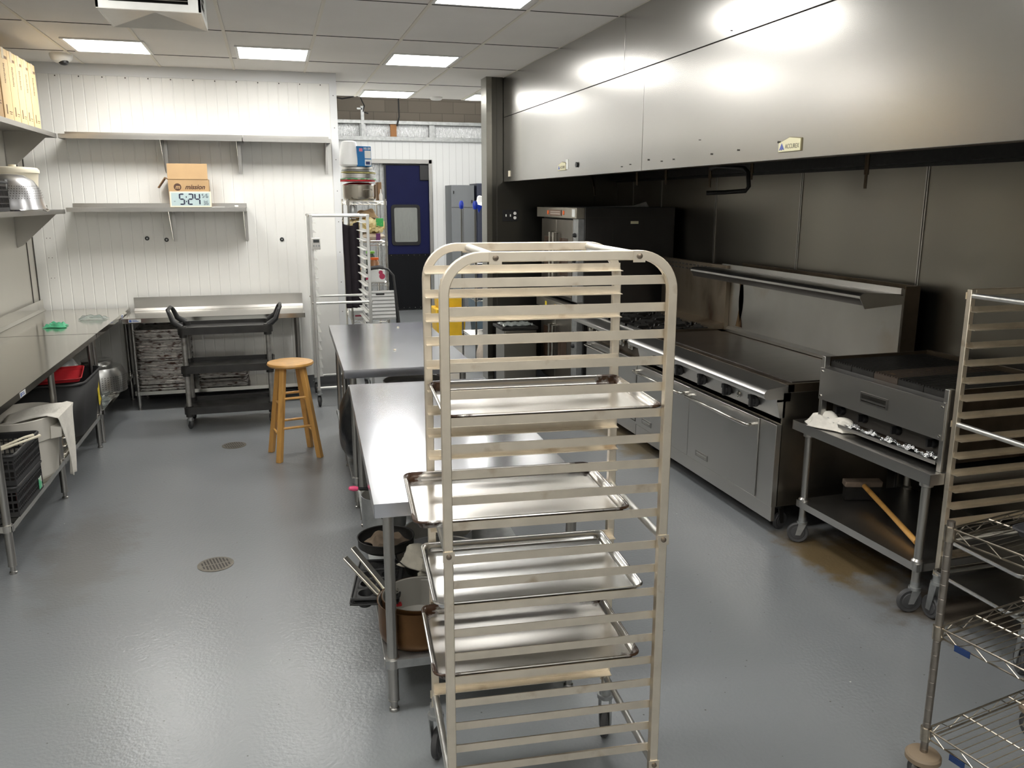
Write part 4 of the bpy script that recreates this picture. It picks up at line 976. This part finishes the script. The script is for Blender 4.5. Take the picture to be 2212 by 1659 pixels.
# clock and carton on the back shelf
t=thing('cardboard_box','open tortilla carton with a round logo behind the clock','box',(-.955,8.98,1.937),0)
MB().box(0,.375,.02,.19,0,.27).build('carton',M_card,t,bevel=.002)
MB().prism([(.0,.27),(.004,.27),(.03,.42),(.026,.42)],.0,.372,'x').xf(T(0,.015,0)).build('open_flap',M_card,t)
MB().prism([(-.0,.27),(-.03,.29),(-.10,.19),(-.097,.185),(-.028,.28),(0,.262)],.03,.18,'y').build('side_flap',M_cardd,t)
MB().lathe([(.035,0),(.035,-.001),(0,-.0012)],(.085,.0195,.195),28,'y').build('round_logo',M_ink,t)
text('m',.055,M_card,t,T(.085,.0178,.195)@FACE_Y,'logo_letter',bold=.0015,shear=.25)
text('mission',.062,M_ink,t,T(.245,.0192,.194)@FACE_Y,'lettering',shear=.35,bold=.0018,sx=.98)
t=thing('digital_clock','white framed digital clock reading 5:24 leaning on the carton','clock',(-.945,8.925,1.938),0,rot=(-.22,0,0))
MB().box(0,.385,0,.018,0,.155).build('clock_frame',M_offw,t,bevel=.004)
MB().box(.014,.371,-.001,.0005,.013,.142).build('lcd_screen',M_lcd,t)
SEG={'5':'afgcd','2':'abged','4':'fgbc','3':'abgcd','6':'afgedc','1':'bc'}
def digit(mb,ch,x,z,w,h,th):
    s=SEG[ch]; y0,y1=-.0025,-.001; g=th*.15
    def H(zz): mb.prism([(x+th*.5+g,zz+th/2),(x+th+g,zz),(x+w-th-g,zz),(x+w-th*.5-g,zz+th/2),(x+w-th-g,zz+th),(x+th+g,zz+th)],y0,y1,'y')
    def V(xx,za,zb): mb.prism([(xx+th/2,za),(xx+th,za+th/2),(xx+th,zb-th/2),(xx+th/2,zb),(xx,zb-th/2),(xx,za+th/2)],y0,y1,'y')
    m=z+h/2
    if 'a' in s: H(z+h-th)
    if 'g' in s: H(m-th/2)
    if 'd' in s: H(z)
    if 'f' in s: V(x,m+g,z+h-g)
    if 'b' in s: V(x+w-th,m+g,z+h-g)
    if 'e' in s: V(x,z+g,m-g)
    if 'c' in s: V(x+w-th,z+g,m-g)
for i,(ch,x) in enumerate((('5',.085),('2',.165),('4',.228))):
    mb=MB(); digit(mb,ch,x,.022,.055,.112,.013); mb.build('digit',M_seg,t,smooth=False)
MB().box(.1485,.1575,-.0025,-.001,.048,.062).box(.1485,.1575,-.0025,-.001,.092,.106).build('colon',M_seg,t,smooth=False)
for ch,x,z in (('5',.298,.092),('6',.336,.092),('3',.308,.022),('6',.336,.022)):
    mb=MB(); digit(mb,ch,x,z,.02,.038,.0042); mb.build('small_digit',M_seg,t,smooth=False)
text('/',.035,M_seg,t,T(.327,-.002,.110)@FACE_Y,'slash'); text('PM',.013,M_seg,t,T(.045,-.002,.055)@FACE_Y,'lettering')
o=MB().box(0,.12,0,.06,0,.004).build('paper_slip',M_label); o.location=(-.56,8.93,1.937); tag(o,'small pale paper slip beside the clock on the shelf','paper')
o=MB().box(0,.035,0,.03,0,.018).build('bottle_top',M_white,bevel=.004); o.location=(-.345,8.95,1.937); tag(o,'tiny white cap near the end of the clock shelf','cap')
# round black wall fittings
for i,(x,z) in enumerate(((-1.217,1.628),(-1.035,1.612),(.096,1.602))):
    t=thing('wall_grommet',('round black wall fitting, leftmost of the three under the clock shelf','round black wall fitting in the middle, beside the shelf bracket','round black wall fitting on its own near the bare pan rack')[i],'fitting',(x,9.199,z),0,'round black wall fittings')
    MB().lathe([(.021,0),(.021,-.006),(.013,-.008),(.011,-.005)],(0,0,0),18,'y').build('ring',M_blackm,t)
    MB().lathe([(.010,-.004),(.008,-.007),(0,-.007)],(0,0,0),12,'y').build('plug',M_galv,t)
# floor drains
for x,y,l in ((-.415,4.64,'round slotted floor drain cover in the open floor nearest the camera'),(-.41,7.06,'round slotted floor drain cover farther back, near the stool')):
    t=thing('floor_drain',l,'floor drain',(x,y,0),.25)
    MB().lathe([(.098,.0005),(.098,.003),(.088,.004),(.0,.004)],n=32).build('drain_cover',mat('drain_metal',(.16,.145,.12),.5,.6,var=.15,vscale=30),t)
    mb=MB()
    for k in range(-4,5):
        h=math.sqrt(.08**2-(k*.017)**2)
        for a,b in ((-h,-.006),(.006,h)): mb.box(k*.017-.0045,k*.017+.0045,a,b,.004,.0046)
    mb.build('slots',M_gap,t,smooth=False)
# ---------------------------------------------------------------- on and under the island tables
def pot(name,label,cat,loc,rz,r,h,mo,mi,handle=None,rot=None,loops=False,lid=False):
    t=thing(name,label,cat,loc,rz,rot=rot)
    MB().lathe([(0,.0),(r*.86,0),(r*.97,.02),(r,h*.3),(r,h),(r+.004,h+.002),(r+.004,h+.005),(r,h+.005)],n=40,cap=False).build('outside',mo,t)
    MB().lathe([(r,h+.005),(r-.003,h+.002),(r-.004,.03),(r*.85,.006),(0,.005)],n=40,cap=False).build('inside',mi,t)
    if handle:
        L,up=handle
        MB().prism([(r-.005,h*.80),(r+.04,h*.82+.0),(r+L,h*.82+up),(r+L,h*.82+up+.009),(r+.03,h*.80+.014),(r-.005,h*.80+.016)],-.015,.015,'y').build('handle',mat('handle_steel',(.55,.52,.45),.3,1),t,bevel=.003)
        for y in (-.018,.018): MB().lathe([(.009,0),(.008,-.004),(0,-.006)],(r-.003,y*1.6,h*.78),12,'x').build('rivet',M_chrome,t)
    if loops:
        for s in (-1,1): MB().tube([(s*.05,-r,h*.72),(s*.05,-r-.03,h*.73),(-s*.05,-r-.03,h*.73),(-s*.05,-r,h*.72)],.006,8).build('handle',M_chrome,t); break
    return t
M_inner=mat('pot_inside',(.44,.43,.40),.5,.35,var=.06,vscale=5)
zs=.238
A=(.50,3.145)
pot('sauce_pot','outer brown-burnt pot, lower of the two nested at the table leg','pot',(A[0]-.012,A[1]-.005,zs),math.radians(138),.162,.165,M_copper,M_inner,(.20,.13))
pot('sauce_pot','upper aluminium pot nested in the burnt one, long handle up','pot',(A[0],A[1],zs+.022),math.radians(131),.155,.155,M_copper,M_inner,(.215,.14))
# muffin tins
def muffin(label,loc,rz,rot=None):
    t=thing('muffin_tin',label,'baking tin',loc,rz,'stacked dark muffin tins',rot)
    nx,ny=2,4; px,py=.085,.090; L,W=nx*px+.03,ny*py+.03
    mb=MB(); 
    from itertools import product
    for i,j in product(range(nx),range(ny)):
        cx,cy=.015+px*(i+.5),.015+py*(j+.5)
        n=16; C=[mb.bm.verts.new((cx+.035*math.cos(2*PI*k/n+PI/4),cy+.035*math.sin(2*PI*k/n+PI/4),0)) for k in range(n)]
        B=[mb.bm.verts.new((cx+.026*math.cos(2*PI*k/n+PI/4),cy+.026*math.sin(2*PI*k/n+PI/4),-.032)) for k in range(n)]
        for k in range(n): mb.bm.faces.new((C[k],C[(k+1)%n],B[(k+1)%n],B[k]))
        mb.bm.faces.new(B)
        h=px/2; S=[]
        for k in range(n):
            a=2*PI*k/n+PI/4; s=h/max(abs(math.cos(a)),abs(math.sin(a))); S.append(mb.bm.verts.new((cx+s*math.cos(a),cy+s*math.sin(a),0)))
        for k in range(n): mb.bm.faces.new((C[k],C[(k+1)%n],S[(k+1)%n],S[k]))
    mb.box(0,.016,0,W,-.003,0).box(L-.016,L,0,W,-.003,0).box(.015,L-.015,0,.016,-.003,0).box(.015,L-.015,W-.016,W,-.003,0)
    mb.build('tray',M_black,t,solid=.002)
    MB().tube([(x,y,0) for x,y in rrect(0,L,0,W,.02)],.005,8,closed=True).build('rim',M_blackm,t)
    return t
muffin('dark muffin tin sticking out beside the pots, upper one',(.228,3.27,.365),-.2)
muffin('second dark muffin tin nested under the upper one',(.222,3.265,.345),-.19)
o=MB().box(0,.10,0,.06,0,.012).build('plastic_scrap',M_red,bevel=.004); o.location=(.34,3.26,.31); tag(o,'bit of red plastic under the muffin tins','lid')
o=MB().box(0,.22,0,.32,0,.065).build('baking_box',M_dark,bevel=.006); o.location=(.37,3.34,zs); tag(o,'dark low pan supporting the muffin tins','pan')
# black skillet/wok with cloth, bowl with towel
pot('skillet','black iron skillet hanging over the shelf edge, brown cloth inside','pan',(.43,3.68,.41),2.8,.13,.05,M_dark,M_dark)
rag('brown rag lying in the black skillet',(.43,3.68,.43),.4,.16,.14,.045,8,'rag',mat('brown_cloth',(.16,.12,.085),.9,var=.2,vscale=15),7,'rag')
t=thing('mixing_bowl','wide steel bowl under the near table holding a cream towel','bowl',(.67,3.56,.29))
MB().lathe([(0,0),(.10,.002),(.17,.05),(.205,.11),(.212,.11),(.20,.105),(.165,.05),(.09,.008),(0,.006)],n=36).build('bowl_shell',M_steel,t)
rag('crumpled cream towel lying in the steel bowl',(.62,3.50,.37),.3,.24,.22,.11,12,'towel',M_greycl,5)
for i,(x,y,z,r,h,l) in enumerate(((.72,3.9,zs,.17,.14,'grey saucepan behind the cream towel under the near table'),(.85,4.4,zs,.20,.22,'large stock pot toward the back of the near table shelf'),(.75,4.75,zs,.14,.16,'small pot at the far end of the near table shelf'))):
    pot('saucepan',l,'pot',(x,y,z),.2+i,r,h,M_galv,M_inner,(.2,.03))
o=MB().tube([(0,0,0),(.05,.02,.01),(.22,.06,.02),(.27,.07,.02),(.27,.10,.02),(.22,.10,.02)],.009,8).build('ladle',M_black); o.location=(.45,4.0,.43); tag(o,'black ladle handle near the skillet','ladle')
o=MB().lathe([(.0,0),(.010,.005),(.013,.025),(.009,.045),(0,.05)],n=14).build('pink_bottle_cap',mat('pink',(.75,.08,.2),.4)); o.location=(.325,3.80,.665); o.rotation_euler=(0,PI/2.2,PI); tag(o,'pink knob sticking out under the near table edge','knob')
MB().tube([(0,0,0),(0,0,-.16)],.008,8).build('shaft',M_blackm,o)
t=pot('stock_pot','tall pot standing under the pink knob on the shelf','pot',(.50,3.72+.6,zs),.5,.12,.20,M_galv,M_inner)
# black sack bulging out of the far island table
def sack(u,v):
    a=2*PI*u; prof=[.0,.75,.95,1.0,1.0,.95,.88,.78,.60,.36,.0]
    q=v*10; i=min(9,int(q)); k=prof[i]+(prof[i+1]-prof[i])*(q-i)
    r=.135*k*(1+.05*math.sin(a*3+v*7)+.04*math.sin(a*7-v*9))
    return (r*.8*math.cos(a),r*1.9*math.sin(a),.003+.56*v)
o=MB().grid(sack,36,22).build('trash_bag',M_bag); o.location=(.475,5.70,.218); tag(o,'black plastic sack bulging out from the far island shelf','bag')
def f2(u,v):
    return (.02+.16*u+.02*math.sin(v*9+u*5),(v-.5)*.55*(1-.3*u),.02+.10*math.sin(u*PI)*(.6+.4*math.sin(v*13))+.02*math.sin(v*31+u*17))
o=MB().grid(f2,14,40).build('plastic_wrap',mat('black_film',(.03,.03,.035),.15,0,bump=.8,bscale=20),None,solid=.003); o.location=(.90,5.55,.676); o.rotation_euler=(0,0,-1.5); tag(o,'shiny black film bunched on top of the sack, under the far island table','plastic film')
pot('saute_pan','wide shallow steel pan under the far island table','pan',(.90,5.72,.70),1.5,.21,.06,M_galv,M_inner)
t=thing('storage_crate','dark crate carrying pans under the far island table','crate',(.62,5.40,.218)); MB().box(0,.50,0,.50,0,.44).build('body',M_black,t,bevel=.01); MB().box(-.006,.506,-.006,.506,.425,.455).build('rim',M_black,t,bevel=.004)
for i in range(3):
    t=thing('whisk','wire whisk lying at the left end under the far island table','whisk',(.74,5.43+.05*i,.725+.0*i),.2+.4*i,'wire whisks')
    MB().tube([(0,0,0),(-.12,0,.0)],.012,8).build('handle',M_chrome,t)
    mb=MB()
    for k in range(4):
        M=R(k*PI/4,'X'); mb.tube([M@Vector((.005+.20*math.sin(PI*q/16)**1.2 if q<=8 else .005+.20*math.sin(PI*q/16)**1.2,.045*math.sin(2*PI*q/16)*1.0,0)) for q in range(17)],.0018,4)
    mb.build('wires',M_chrome,t,weld=False)
o=MB().tube([(.47,5.95,.30),(.46,5.96,.55),(.47,5.99,.62)],.012,8).build('utensil',M_galv); tag(o,'grey utensil leaning beside the black sack','utensil')
t=pot('saucepan','grey saucepan at the far end of the far island shelf','pot',(.62,6.75,.218),.5,.15,.16,M_galv,M_inner,(.18,.03))
for i,(x,y) in enumerate(((.98,6.98),(.80,5.9))):
    o=MB().lathe([(0,0),(.012,.001),(.008,.006),(0,.005)],n=7).build('crumb',M_offw); o.location=(x,y,.951); tag(o,('bread crumb near the back of the far island table','bread crumb near the middle of the far island table')[i],'crumb')
# ---------------------------------------------------------------- shelving in the passage, left
t=thing('wire_shelving','chrome wire shelving unit loaded with pots and bags in the passage','wire shelving',(0,0,0))
SX0,SX1,SY0,SY1=.86,1.285,9.92,10.75
for z in (1.99,1.525,1.05,.62,.16): wshelf(t,z,SX0,SX1,SY0,SY1,mat('bright_wire',(.62,.60,.55),.25,1),nw=26)
for x in (SX0,SX1):
    for y in (SY0,SY1): MB().cyl(x,y,0,2.02,.0127,12).build('post',M_chrome,t)
PX,PY=1.01,10.10
t=pot('stock_pot','large steel stock pot on top of the passage shelving','pot',(PX,PY,2.0),0,.19,.17,mat('pot_steel',(.48,.44,.38),.25,1,var=.1,vscale=4),M_inner)
MB().tube([(.03,-.19,.12),(.04,-.235,.125),(.12,-.22,.125),(.13,-.165,.12)],.006,8).build('handle',M_chrome,t)
MB().lathe([(.198,.176),(.195,.182),(.12,.205),(.0,.212)],n=36).build('pot_lid',M_chrome,t)
def flat(label,name,cat,x,y,z,r,h,m,sx=1.15,tilt=0):
    o=MB().lathe([(r*.9,0),(r,.004),(r,h-.004),(r*.97,h),(0,h)],n=36,sx=sx).build(name,m); o.location=(x,y,z); o.rotation_euler=(0,tilt,0); return tag(o,label,cat)
flat('red tray lying on the lid of the large stock pot','red_tray','tray',PX-.03,PY,2.216,.19,.018,M_red)
flat('green and white tray on top of the red tray','green_tray','tray',PX-.01,PY,2.236,.185,.014,mat('green_white',(.15,.5,.2),.5,col2=(.7,.7,.66),thr=.5,vscale=25))
flat('shallow steel pan on top of the green tray','steel_pan','pan',PX-.0,PY,2.252,.165,.055,M_steel)
flat('yellow rimmed tray between the steel pans','yellow_tray','tray',PX+.0,PY,2.309,.175,.012,mat('pale_yellow',(.65,.6,.25),.5),1.15,.03)
flat('dark grey tray above the yellow rimmed tray','grey_tray','tray',PX-.0,PY,2.327,.17,.014,M_galv,1.15,.03)
flat('smaller steel pan at the top of the pile of pans','steel_pan','pan',PX-.01,PY,2.346,.155,.035,M_steel)
t=thing('foam_cups','white plastic sack of foam cups on the pile of pans','bag',(.905,10.02,2.385))
MB().lathe([(.0,0),(.095,.0),(.115,.02),(.112,.1),(.10,.2),(.085,.27),(.05,.285),(0,.28)],n=24).build('sack',mat('bright_white_plastic',(.9,.9,.9),.35,bump=.3,bscale=20),t)
t=thing('blue_carton','blue appliance carton marked with a picture, on the pile of pans','box',(1.055,10.02,2.385),.25)
MB().box(-.085,.085,-.06,.08,0,.225).build('carton',mat('carton_blue',(.01,.16,.42),.5),t,bevel=.006)
MB().box(.005,.078,-.0615,-.06,.09,.175).box(.005,.078,-.0615,-.06,.01,.078).build('picture_panel',M_label,t)
MB().box(.015,.065,-.063,-.0615,.02,.055).build('appliance_picture',mat('navy_ink',(.02,.03,.12),.5),t,bevel=.004)
text('RE-20',.034,M_label,t,T(.035,-.0612,.198)@FACE_Y,'lettering',bold=.0008)
MB().box(-.06,-.02,-.0615,-.06,.165,.20).build('pink_badge',mat('pink_badge',(.7,.2,.3),.5),t)
o=MB().box(0,.045,0,.22,0,.21).build('brown_box',M_cardd,bevel=.003); o.location=(1.222,10.05,2.002); tag(o,'dark brown carton edge behind the stock pot','box')
o=MB().lathe([(.02,0),(.022,.06),(.008,.09),(.006,.13),(0,.13)],n=14).build('spray_bottle',M_white); o.location=(1.245,9.98,2.002); tag(o,'small white bottle beside the stock pot','bottle')
# bag of round crackers
def pillow(u,v,L=.44,H=.19,D=.24,nz=.012):
    a=2*PI*v; e=math.sin(PI*min(max(u,.001),.999))**.35
    return ((u-.5)*L,D/2*e*math.cos(a)+nz*math.sin(u*29+a*3),H/2*e*math.sin(a)+nz*math.sin(u*23+a*4))
t=thing('chip_bag','clear bag of yellow round tortilla chips with a green label','bag',(1.075,10.06,1.715))
MB().grid(pillow,26,20).build('bag_body',mat('chips',(.62,.45,.16),.35,0,col2=(.80,.68,.36),thr=.45,vscale=18,bump=.6,bscale=22,coat=.8),t)
MB().box(.10,.185,-.128,-.118,-.01,.085).build('green_label',M_green,t,bevel=.004)
random.seed(5)
mb=MB()
for k in range(34):
    x=random.uniform(-.19,.19); z=random.uniform(-.06,.03); M=T(x,-.112-.01*random.random(),z)@R(random.uniform(-.6,.6))@R(random.uniform(-.8,.8),'X')
    mb.lathe([(.026,-.002),(.027,0),(0,.001)],(0,0,0),14,'y') if False else mb._add([M@Vector((.027*math.cos(q*PI/7),0,.027*math.sin(q*PI/7))) for q in range(14)],[tuple(range(14))])
mb.build('round_chips',mat('chip_disc',(.82,.68,.34),.5),t,smooth=False,weld=False)['kind']='stuff'
t=thing('tortilla_pack','white and purple printed pack under the bag of chips','bag',(1.08,10.06,1.585))
MB().grid(lambda u,v:pillow(u,v,.42,.10,.24,.004),24,16).build('pack_body',mat('cream_pack',(.60,.50,.38),.45,var=.05,coat=.4),t)
MB().box(-.14,-.10,-.122,-.112,-.04,.04).box(.09,.14,-.122,-.112,-.04,.04).build('purple_band',mat('purple',(.12,.02,.12),.5),t)
MB().box(-.075,-.045,-.122,-.114,-.03,-.005).build('yellow_badge',M_yellow,t)
o=rag('brown paper bag crumpled above the bag of chips',(1.04,10.1,1.80),.2,.30,.22,.11,31,'paper_bag',mat('kraft',(.33,.22,.12),.8,var=.1),6,'bag')
t=thing('white_kettle','pale rounded jug at the left of the top shelf space','jug',(.915,10.02,1.815)); MB().lathe([(0,0),(.05,.0),(.062,.05),(.05,.11),(.02,.14),(0,.14)],n=20,sx=.9).build('jug_body',M_galv,t)
# jars and carton on the third shelf
for x,c,l,h in ((1.15,M_orange,'jar with an orange lid standing on a printed carton',.11),(1.125,M_green,'jar with a bright green lid behind the orange-lidded jar',.18)):
    t=thing('jar',l,'jar',(x,10.03 if c is M_orange else 10.2,1.205 if c is M_orange else 1.20))
    MB().lathe([(0,0),(.058,.002),(.062,.03),(.06,h-.03),(.045,h-.01),(.045,h),(0,h)],n=24).build('jar_body',mat('pickle_jar',(.30,.14,.06),.15,coat=.6) if c is M_orange else mat('dark_jar',(.05,.07,.05),.15,coat=.6),t)
    MB().lathe([(.05,h),(.052,h+.005),(.052,h+.025),(0,h+.028)],n=24).build('jar_lid',c if c is M_orange else mat('bright_green',(.25,.65,.10),.4),t)
t=thing('printed_carton','open white carton with red fruit print below the jars','box',(1.01,9.94,1.055))
MB().box(0,.25,0,.24,0,.145).build('carton',M_label,t,bevel=.003)
MB().lathe([(.035,0),(.035,-.001),(0,-.0012)],(.215,-.0005,.07),18,'y').lathe([(.03,0),(.03,-.001),(0,-.0012)],(.03,-.0005,.06),18,'y').lathe([(.025,0),(.025,-.001),(0,-.0012)],(.2,-.0005,.115),18,'y').build('fruit_print',mat('berry_red',(.45,.04,.10),.5),t)
o=MB().box(0,.16,0,.2,0,.13).build('cardboard_box',M_card,bevel=.003); o.location=(1.04,10.15,1.34); o.rotation_euler=(0,.0,.2); tag(o,'small tan box high on the third shelf behind the jars','box')
o['label']='small tan box standing behind the jars on the passage shelving'; o.location=(1.02,10.33,1.055)
# step stool ladder with black loop handle
t=thing('step_ladder','folding step ladder with pale ridged treads and black loop handle','ladder',(0,0,0))
mb=MB().prism([(9.63,.655),(9.76,.975),(9.785,.965),(9.655,.645)],1.01,1.335,'x')
mb.build('top_step',mat('tread_grey',(.50,.50,.49),.5,var=.05),t,bevel=.003)
mb=MB()
for k in range(8):
    s=k/8; y=9.63+.13*s; z=.668+.32*s; mb.box(1.01,1.335,y-.003,y+.012,z,z+.005)
mb.build('tread_ridges',M_galv,t,smooth=False)
MB().box(1.12,1.22,9.735,9.76,.925,.945).build('grip_slot',M_blackm,t,bevel=.004)
MB().tube([(1.36,9.55,0.0),(1.37,9.62,.55),(1.345,9.7,.95),(1.33,9.74,1.15),(1.27,9.76,1.22),(1.17,9.76,1.245),(1.05,9.76,1.22),(1.0,9.74,1.14),(.985,9.7,.95),(.98,9.62,.55),(.97,9.55,0)],.014,10).build('front_frame',M_blackm,t)
MB().tube([(1.02,9.77,1.232),(1.17,9.762,1.247),(1.22,9.762,1.237)],.022,10).build('foam_grip',M_rubber,t)
MB().tube([(1.35,9.69,.9),(1.385,9.86,0)],.013,8).tube([(.985,9.69,.9),(.95,9.86,0)],.013,8).build('rear_leg',M_blackm,t)
for z in (.25,.47): MB().box(.985,1.355,9.50,9.68,z,z+.025).build('step',mat('tread_grey',(.5,.5,.49),.5),t,bevel=.004)
# dark aprons hanging
def cloth(u,v): return (-.02+.20*u+.03*v+.015*math.sin(u*22+v*3),.03*math.sin(u*17+v*2)+.02*math.sin(v*5),-1.0*v-.06*math.sin(u*PI)*(1-v))
o=MB().grid(cloth,40,30).build('apron',mat('dark_apron',(.028,.022,.028),.9,var=.2,vscale=8),None,solid=.004); o.location=(.775,9.80,1.78); tag(o,'dark apron hanging at the left of the passage shelving','apron')
MB().tube([(.0,0,0),(.03,.0,.06),(.08,0,.06),(.12,0,0)],.004,6).build('strap',M_blackm,o)
t=thing('printed_stack','stack of printed magazines and cartons below the ladder steps','box',(.84,9.94,.625)); MB().box(0,.30,0,.3,0,.10).build('carton',M_label,t,bevel=.003)
MB().box(.05,.18,-.001,0,.03,.05).build('print',mat('ink_red',(.35,.05,.08),.6),t)
o=MB().box(0,.36,0,.4,0,.30).build('storage_box',M_label,bevel=.01); o.location=(.90,10.0,.165); tag(o,'pale box on the lowest shelf in the passage','box')
# ---------------------------------------------------------------- passage, right side
t=thing('wire_shelving','tall wire shelving with blue post caps behind the steel wall end','wire shelving',(0,0,0))
for z in (1.30,.85,.35): wshelf(t,z,2.32,2.80,9.75,10.5,M_chrome,nw=20)
for x,y in ((2.32,9.75),(2.80,9.75),(2.32,10.5),(2.80,10.5)):
    p=MB().cyl(x,y,0,1.98,.0127,12).build('post',mat('dark_post',(.16,.16,.15),.35,.9),t)
    MB().lathe([(.02,1.90),(.03,1.92),(.03,1.97),(.016,2.0),(0,2.0)],(x,y,0),12).build('blue_cap',M_bluep,p)
o=rag('white plastic bag bunched between the blue post caps',(2.44,9.95,1.99),.2,.22,.22,.14,17,'plastic_bag',mat('bright_white_plastic',(.9,.9,.9),.35),6,'plastic bag'); o.location=(2.50,9.90,1.93)
t=thing('plastic_funnel','blue plastic clip hanging beside the blue post cap','clip',(2.36,9.74,1.92)); MB().prism([(-.03,.04),(.05,.02),(.0,-.06)],-.01,.01,'y').build('clip',M_bluep,t,bevel=.003)
for (x,z,l) in ((2.42,1.305,'white plate stack on the middle wire shelf'),(2.60,1.305,'second stack of white plates on the middle wire shelf')):
    o=MB().lathe([(0,0),(.05,0),(.08,.02),(.085,.08),(.08,.085),(0,.085)],n=24).build('plate_stack',M_white); o.location=(x,9.92,z+.002); tag(o,l,'plates')
t=thing('mop_bucket','yellow mop bucket seen through the pan rack','bucket',(2.17,11.45,0))
MB().prism([(.0,.08),(.38,.08),(.42,.52),(-.03,.52)],-.0,.40,'y').build('bucket_body',M_yellow,t,bevel=.02)
MB().prism([(.02,.52),(.36,.52),(.38,.68),(.0,.68)],.05,.30,'y').build('wringer',M_yellow,t,bevel=.015)
for x in (.05,.33): caster(t,x,.05,.085,.035)
t=tub('large blue-grey plastic bin in the passage, right of the mop bucket',(2.66,11.2,0.0),0,.75,.6,.68,M_bin,'waste_bin','bin',taper=.06)
o=MB().grid(lambda u,v:(.13*math.cos(2*PI*u)*(.6+.4*math.sin(PI*v))*(1+.08*math.sin(u*31)),.13*math.sin(2*PI*u)*(.6+.4*math.sin(PI*v)),.36*v),30,14).build('paper_sack',mat('crinkled_bag',(.42,.36,.30),.35,0,var=.2,vscale=14,bump=.8,bscale=18),None); o.location=(2.30,9.45,.0); tag(o,'crinkled clear and brown sack standing by the wire shelving','bag')
o.location=(2.40,9.50,.02)
t=thing('tall_cabinet','grey metal cabinet against the far white wall','cabinet',(0,0,0))
MB().box(3.10,3.52,14.85,15.39,.1,2.27).build('cabinet_body',mat('cabinet_grey',(.17,.18,.19),.5,.2),t,bevel=.005)
MB().box(3.10,3.52,14.845,14.85,1.880,1.886).box(3.31,3.316,14.845,14.85,.1,1.88).build('door_gap',M_gap,t)
MB().box(3.46,3.485,14.835,14.85,1.96,2.01).box(3.135,3.15,14.84,14.85,2.12,2.17).build('latch',M_blackm,t)
for x in (3.14,3.48): MB().box(x-.02,x+.02,14.9,15.3,0,.1).build('foot',M_blackm,t)
t=thing('tall_cabinet','dark blue metal cabinet next to the grey one, half behind the wall end','cabinet',(0,0,0))
MB().box(3.55,4.05,14.75,15.35,.1,2.30).build('cabinet_body',mat('cabinet_navy',(.035,.04,.065),.4,.3),t,bevel=.005)
MB().box(3.58,3.60,14.74,14.75,2.02,2.07).box(3.70,3.72,14.74,14.75,2.02,2.06).build('latch',M_galv,t)
for x in (3.6,4.0): MB().box(x-.02,x+.02,14.9,15.3,0,.1).build('foot',M_blackm,t)
# small things before the dark steel wall, seen through the rack
t=thing('steel_bin','steel bin with a crumpled film cover before the dark steel wall','bin',(2.50,8.56,0.0))
MB().box(-.20,.16,-.18,.18,.03,.66).build('bin_body',M_wallsteel,t,bevel=.01)
MB().box(-.23,.17,-.2,.2,.66,.69).build('bin_lid',M_dark,t,bevel=.004)
MB().grid(lambda u,v:(-.20+.34*u,-.16+.3*v,.695+.02*abs(math.sin(u*13+v*4)*math.cos(v*11))),16,16).build('film_cover',M_clear,t,solid=.002)
for x in (-.17,.13):
    for y in (-.14,.14): MB().cyl(x,y,0,.03,.02,8).build('foot',M_black,t)
t=thing('wire_crate','dark wire rack leaning against the steel wall, left of the bin','rack',(2.36,8.92,0))
mb=MB().box(0,.02,0,.02,0,.70).box(.30,.32,0,.02,0,.70).box(0,.32,0,.02,.68,.70).box(0,.32,0,.02,.03,.05)
for k in range(9): mb.cyl(.03+.033*k,.01,.04,.69,.003,6)
for z in (.2,.36,.52): mb.box(0,.32,.005,.015,z,z+.008)
mb.build('wire_frame',M_dark,t,smooth=False,weld=False)
# floor litter by the stand
t=thing('shelf_tray','orange and red printed pack lying on the lower wire of the right rack','pack',(3.0,2.15,.55))
MB().box(.1,.38,.36,.46,0,.02).build('pack_body',mat('orange_print',(.55,.16,.04),.5,col2=(.35,.03,.03),thr=.5,vscale=20),t,bevel=.004)
t.location=(3.02,2.17,.427)
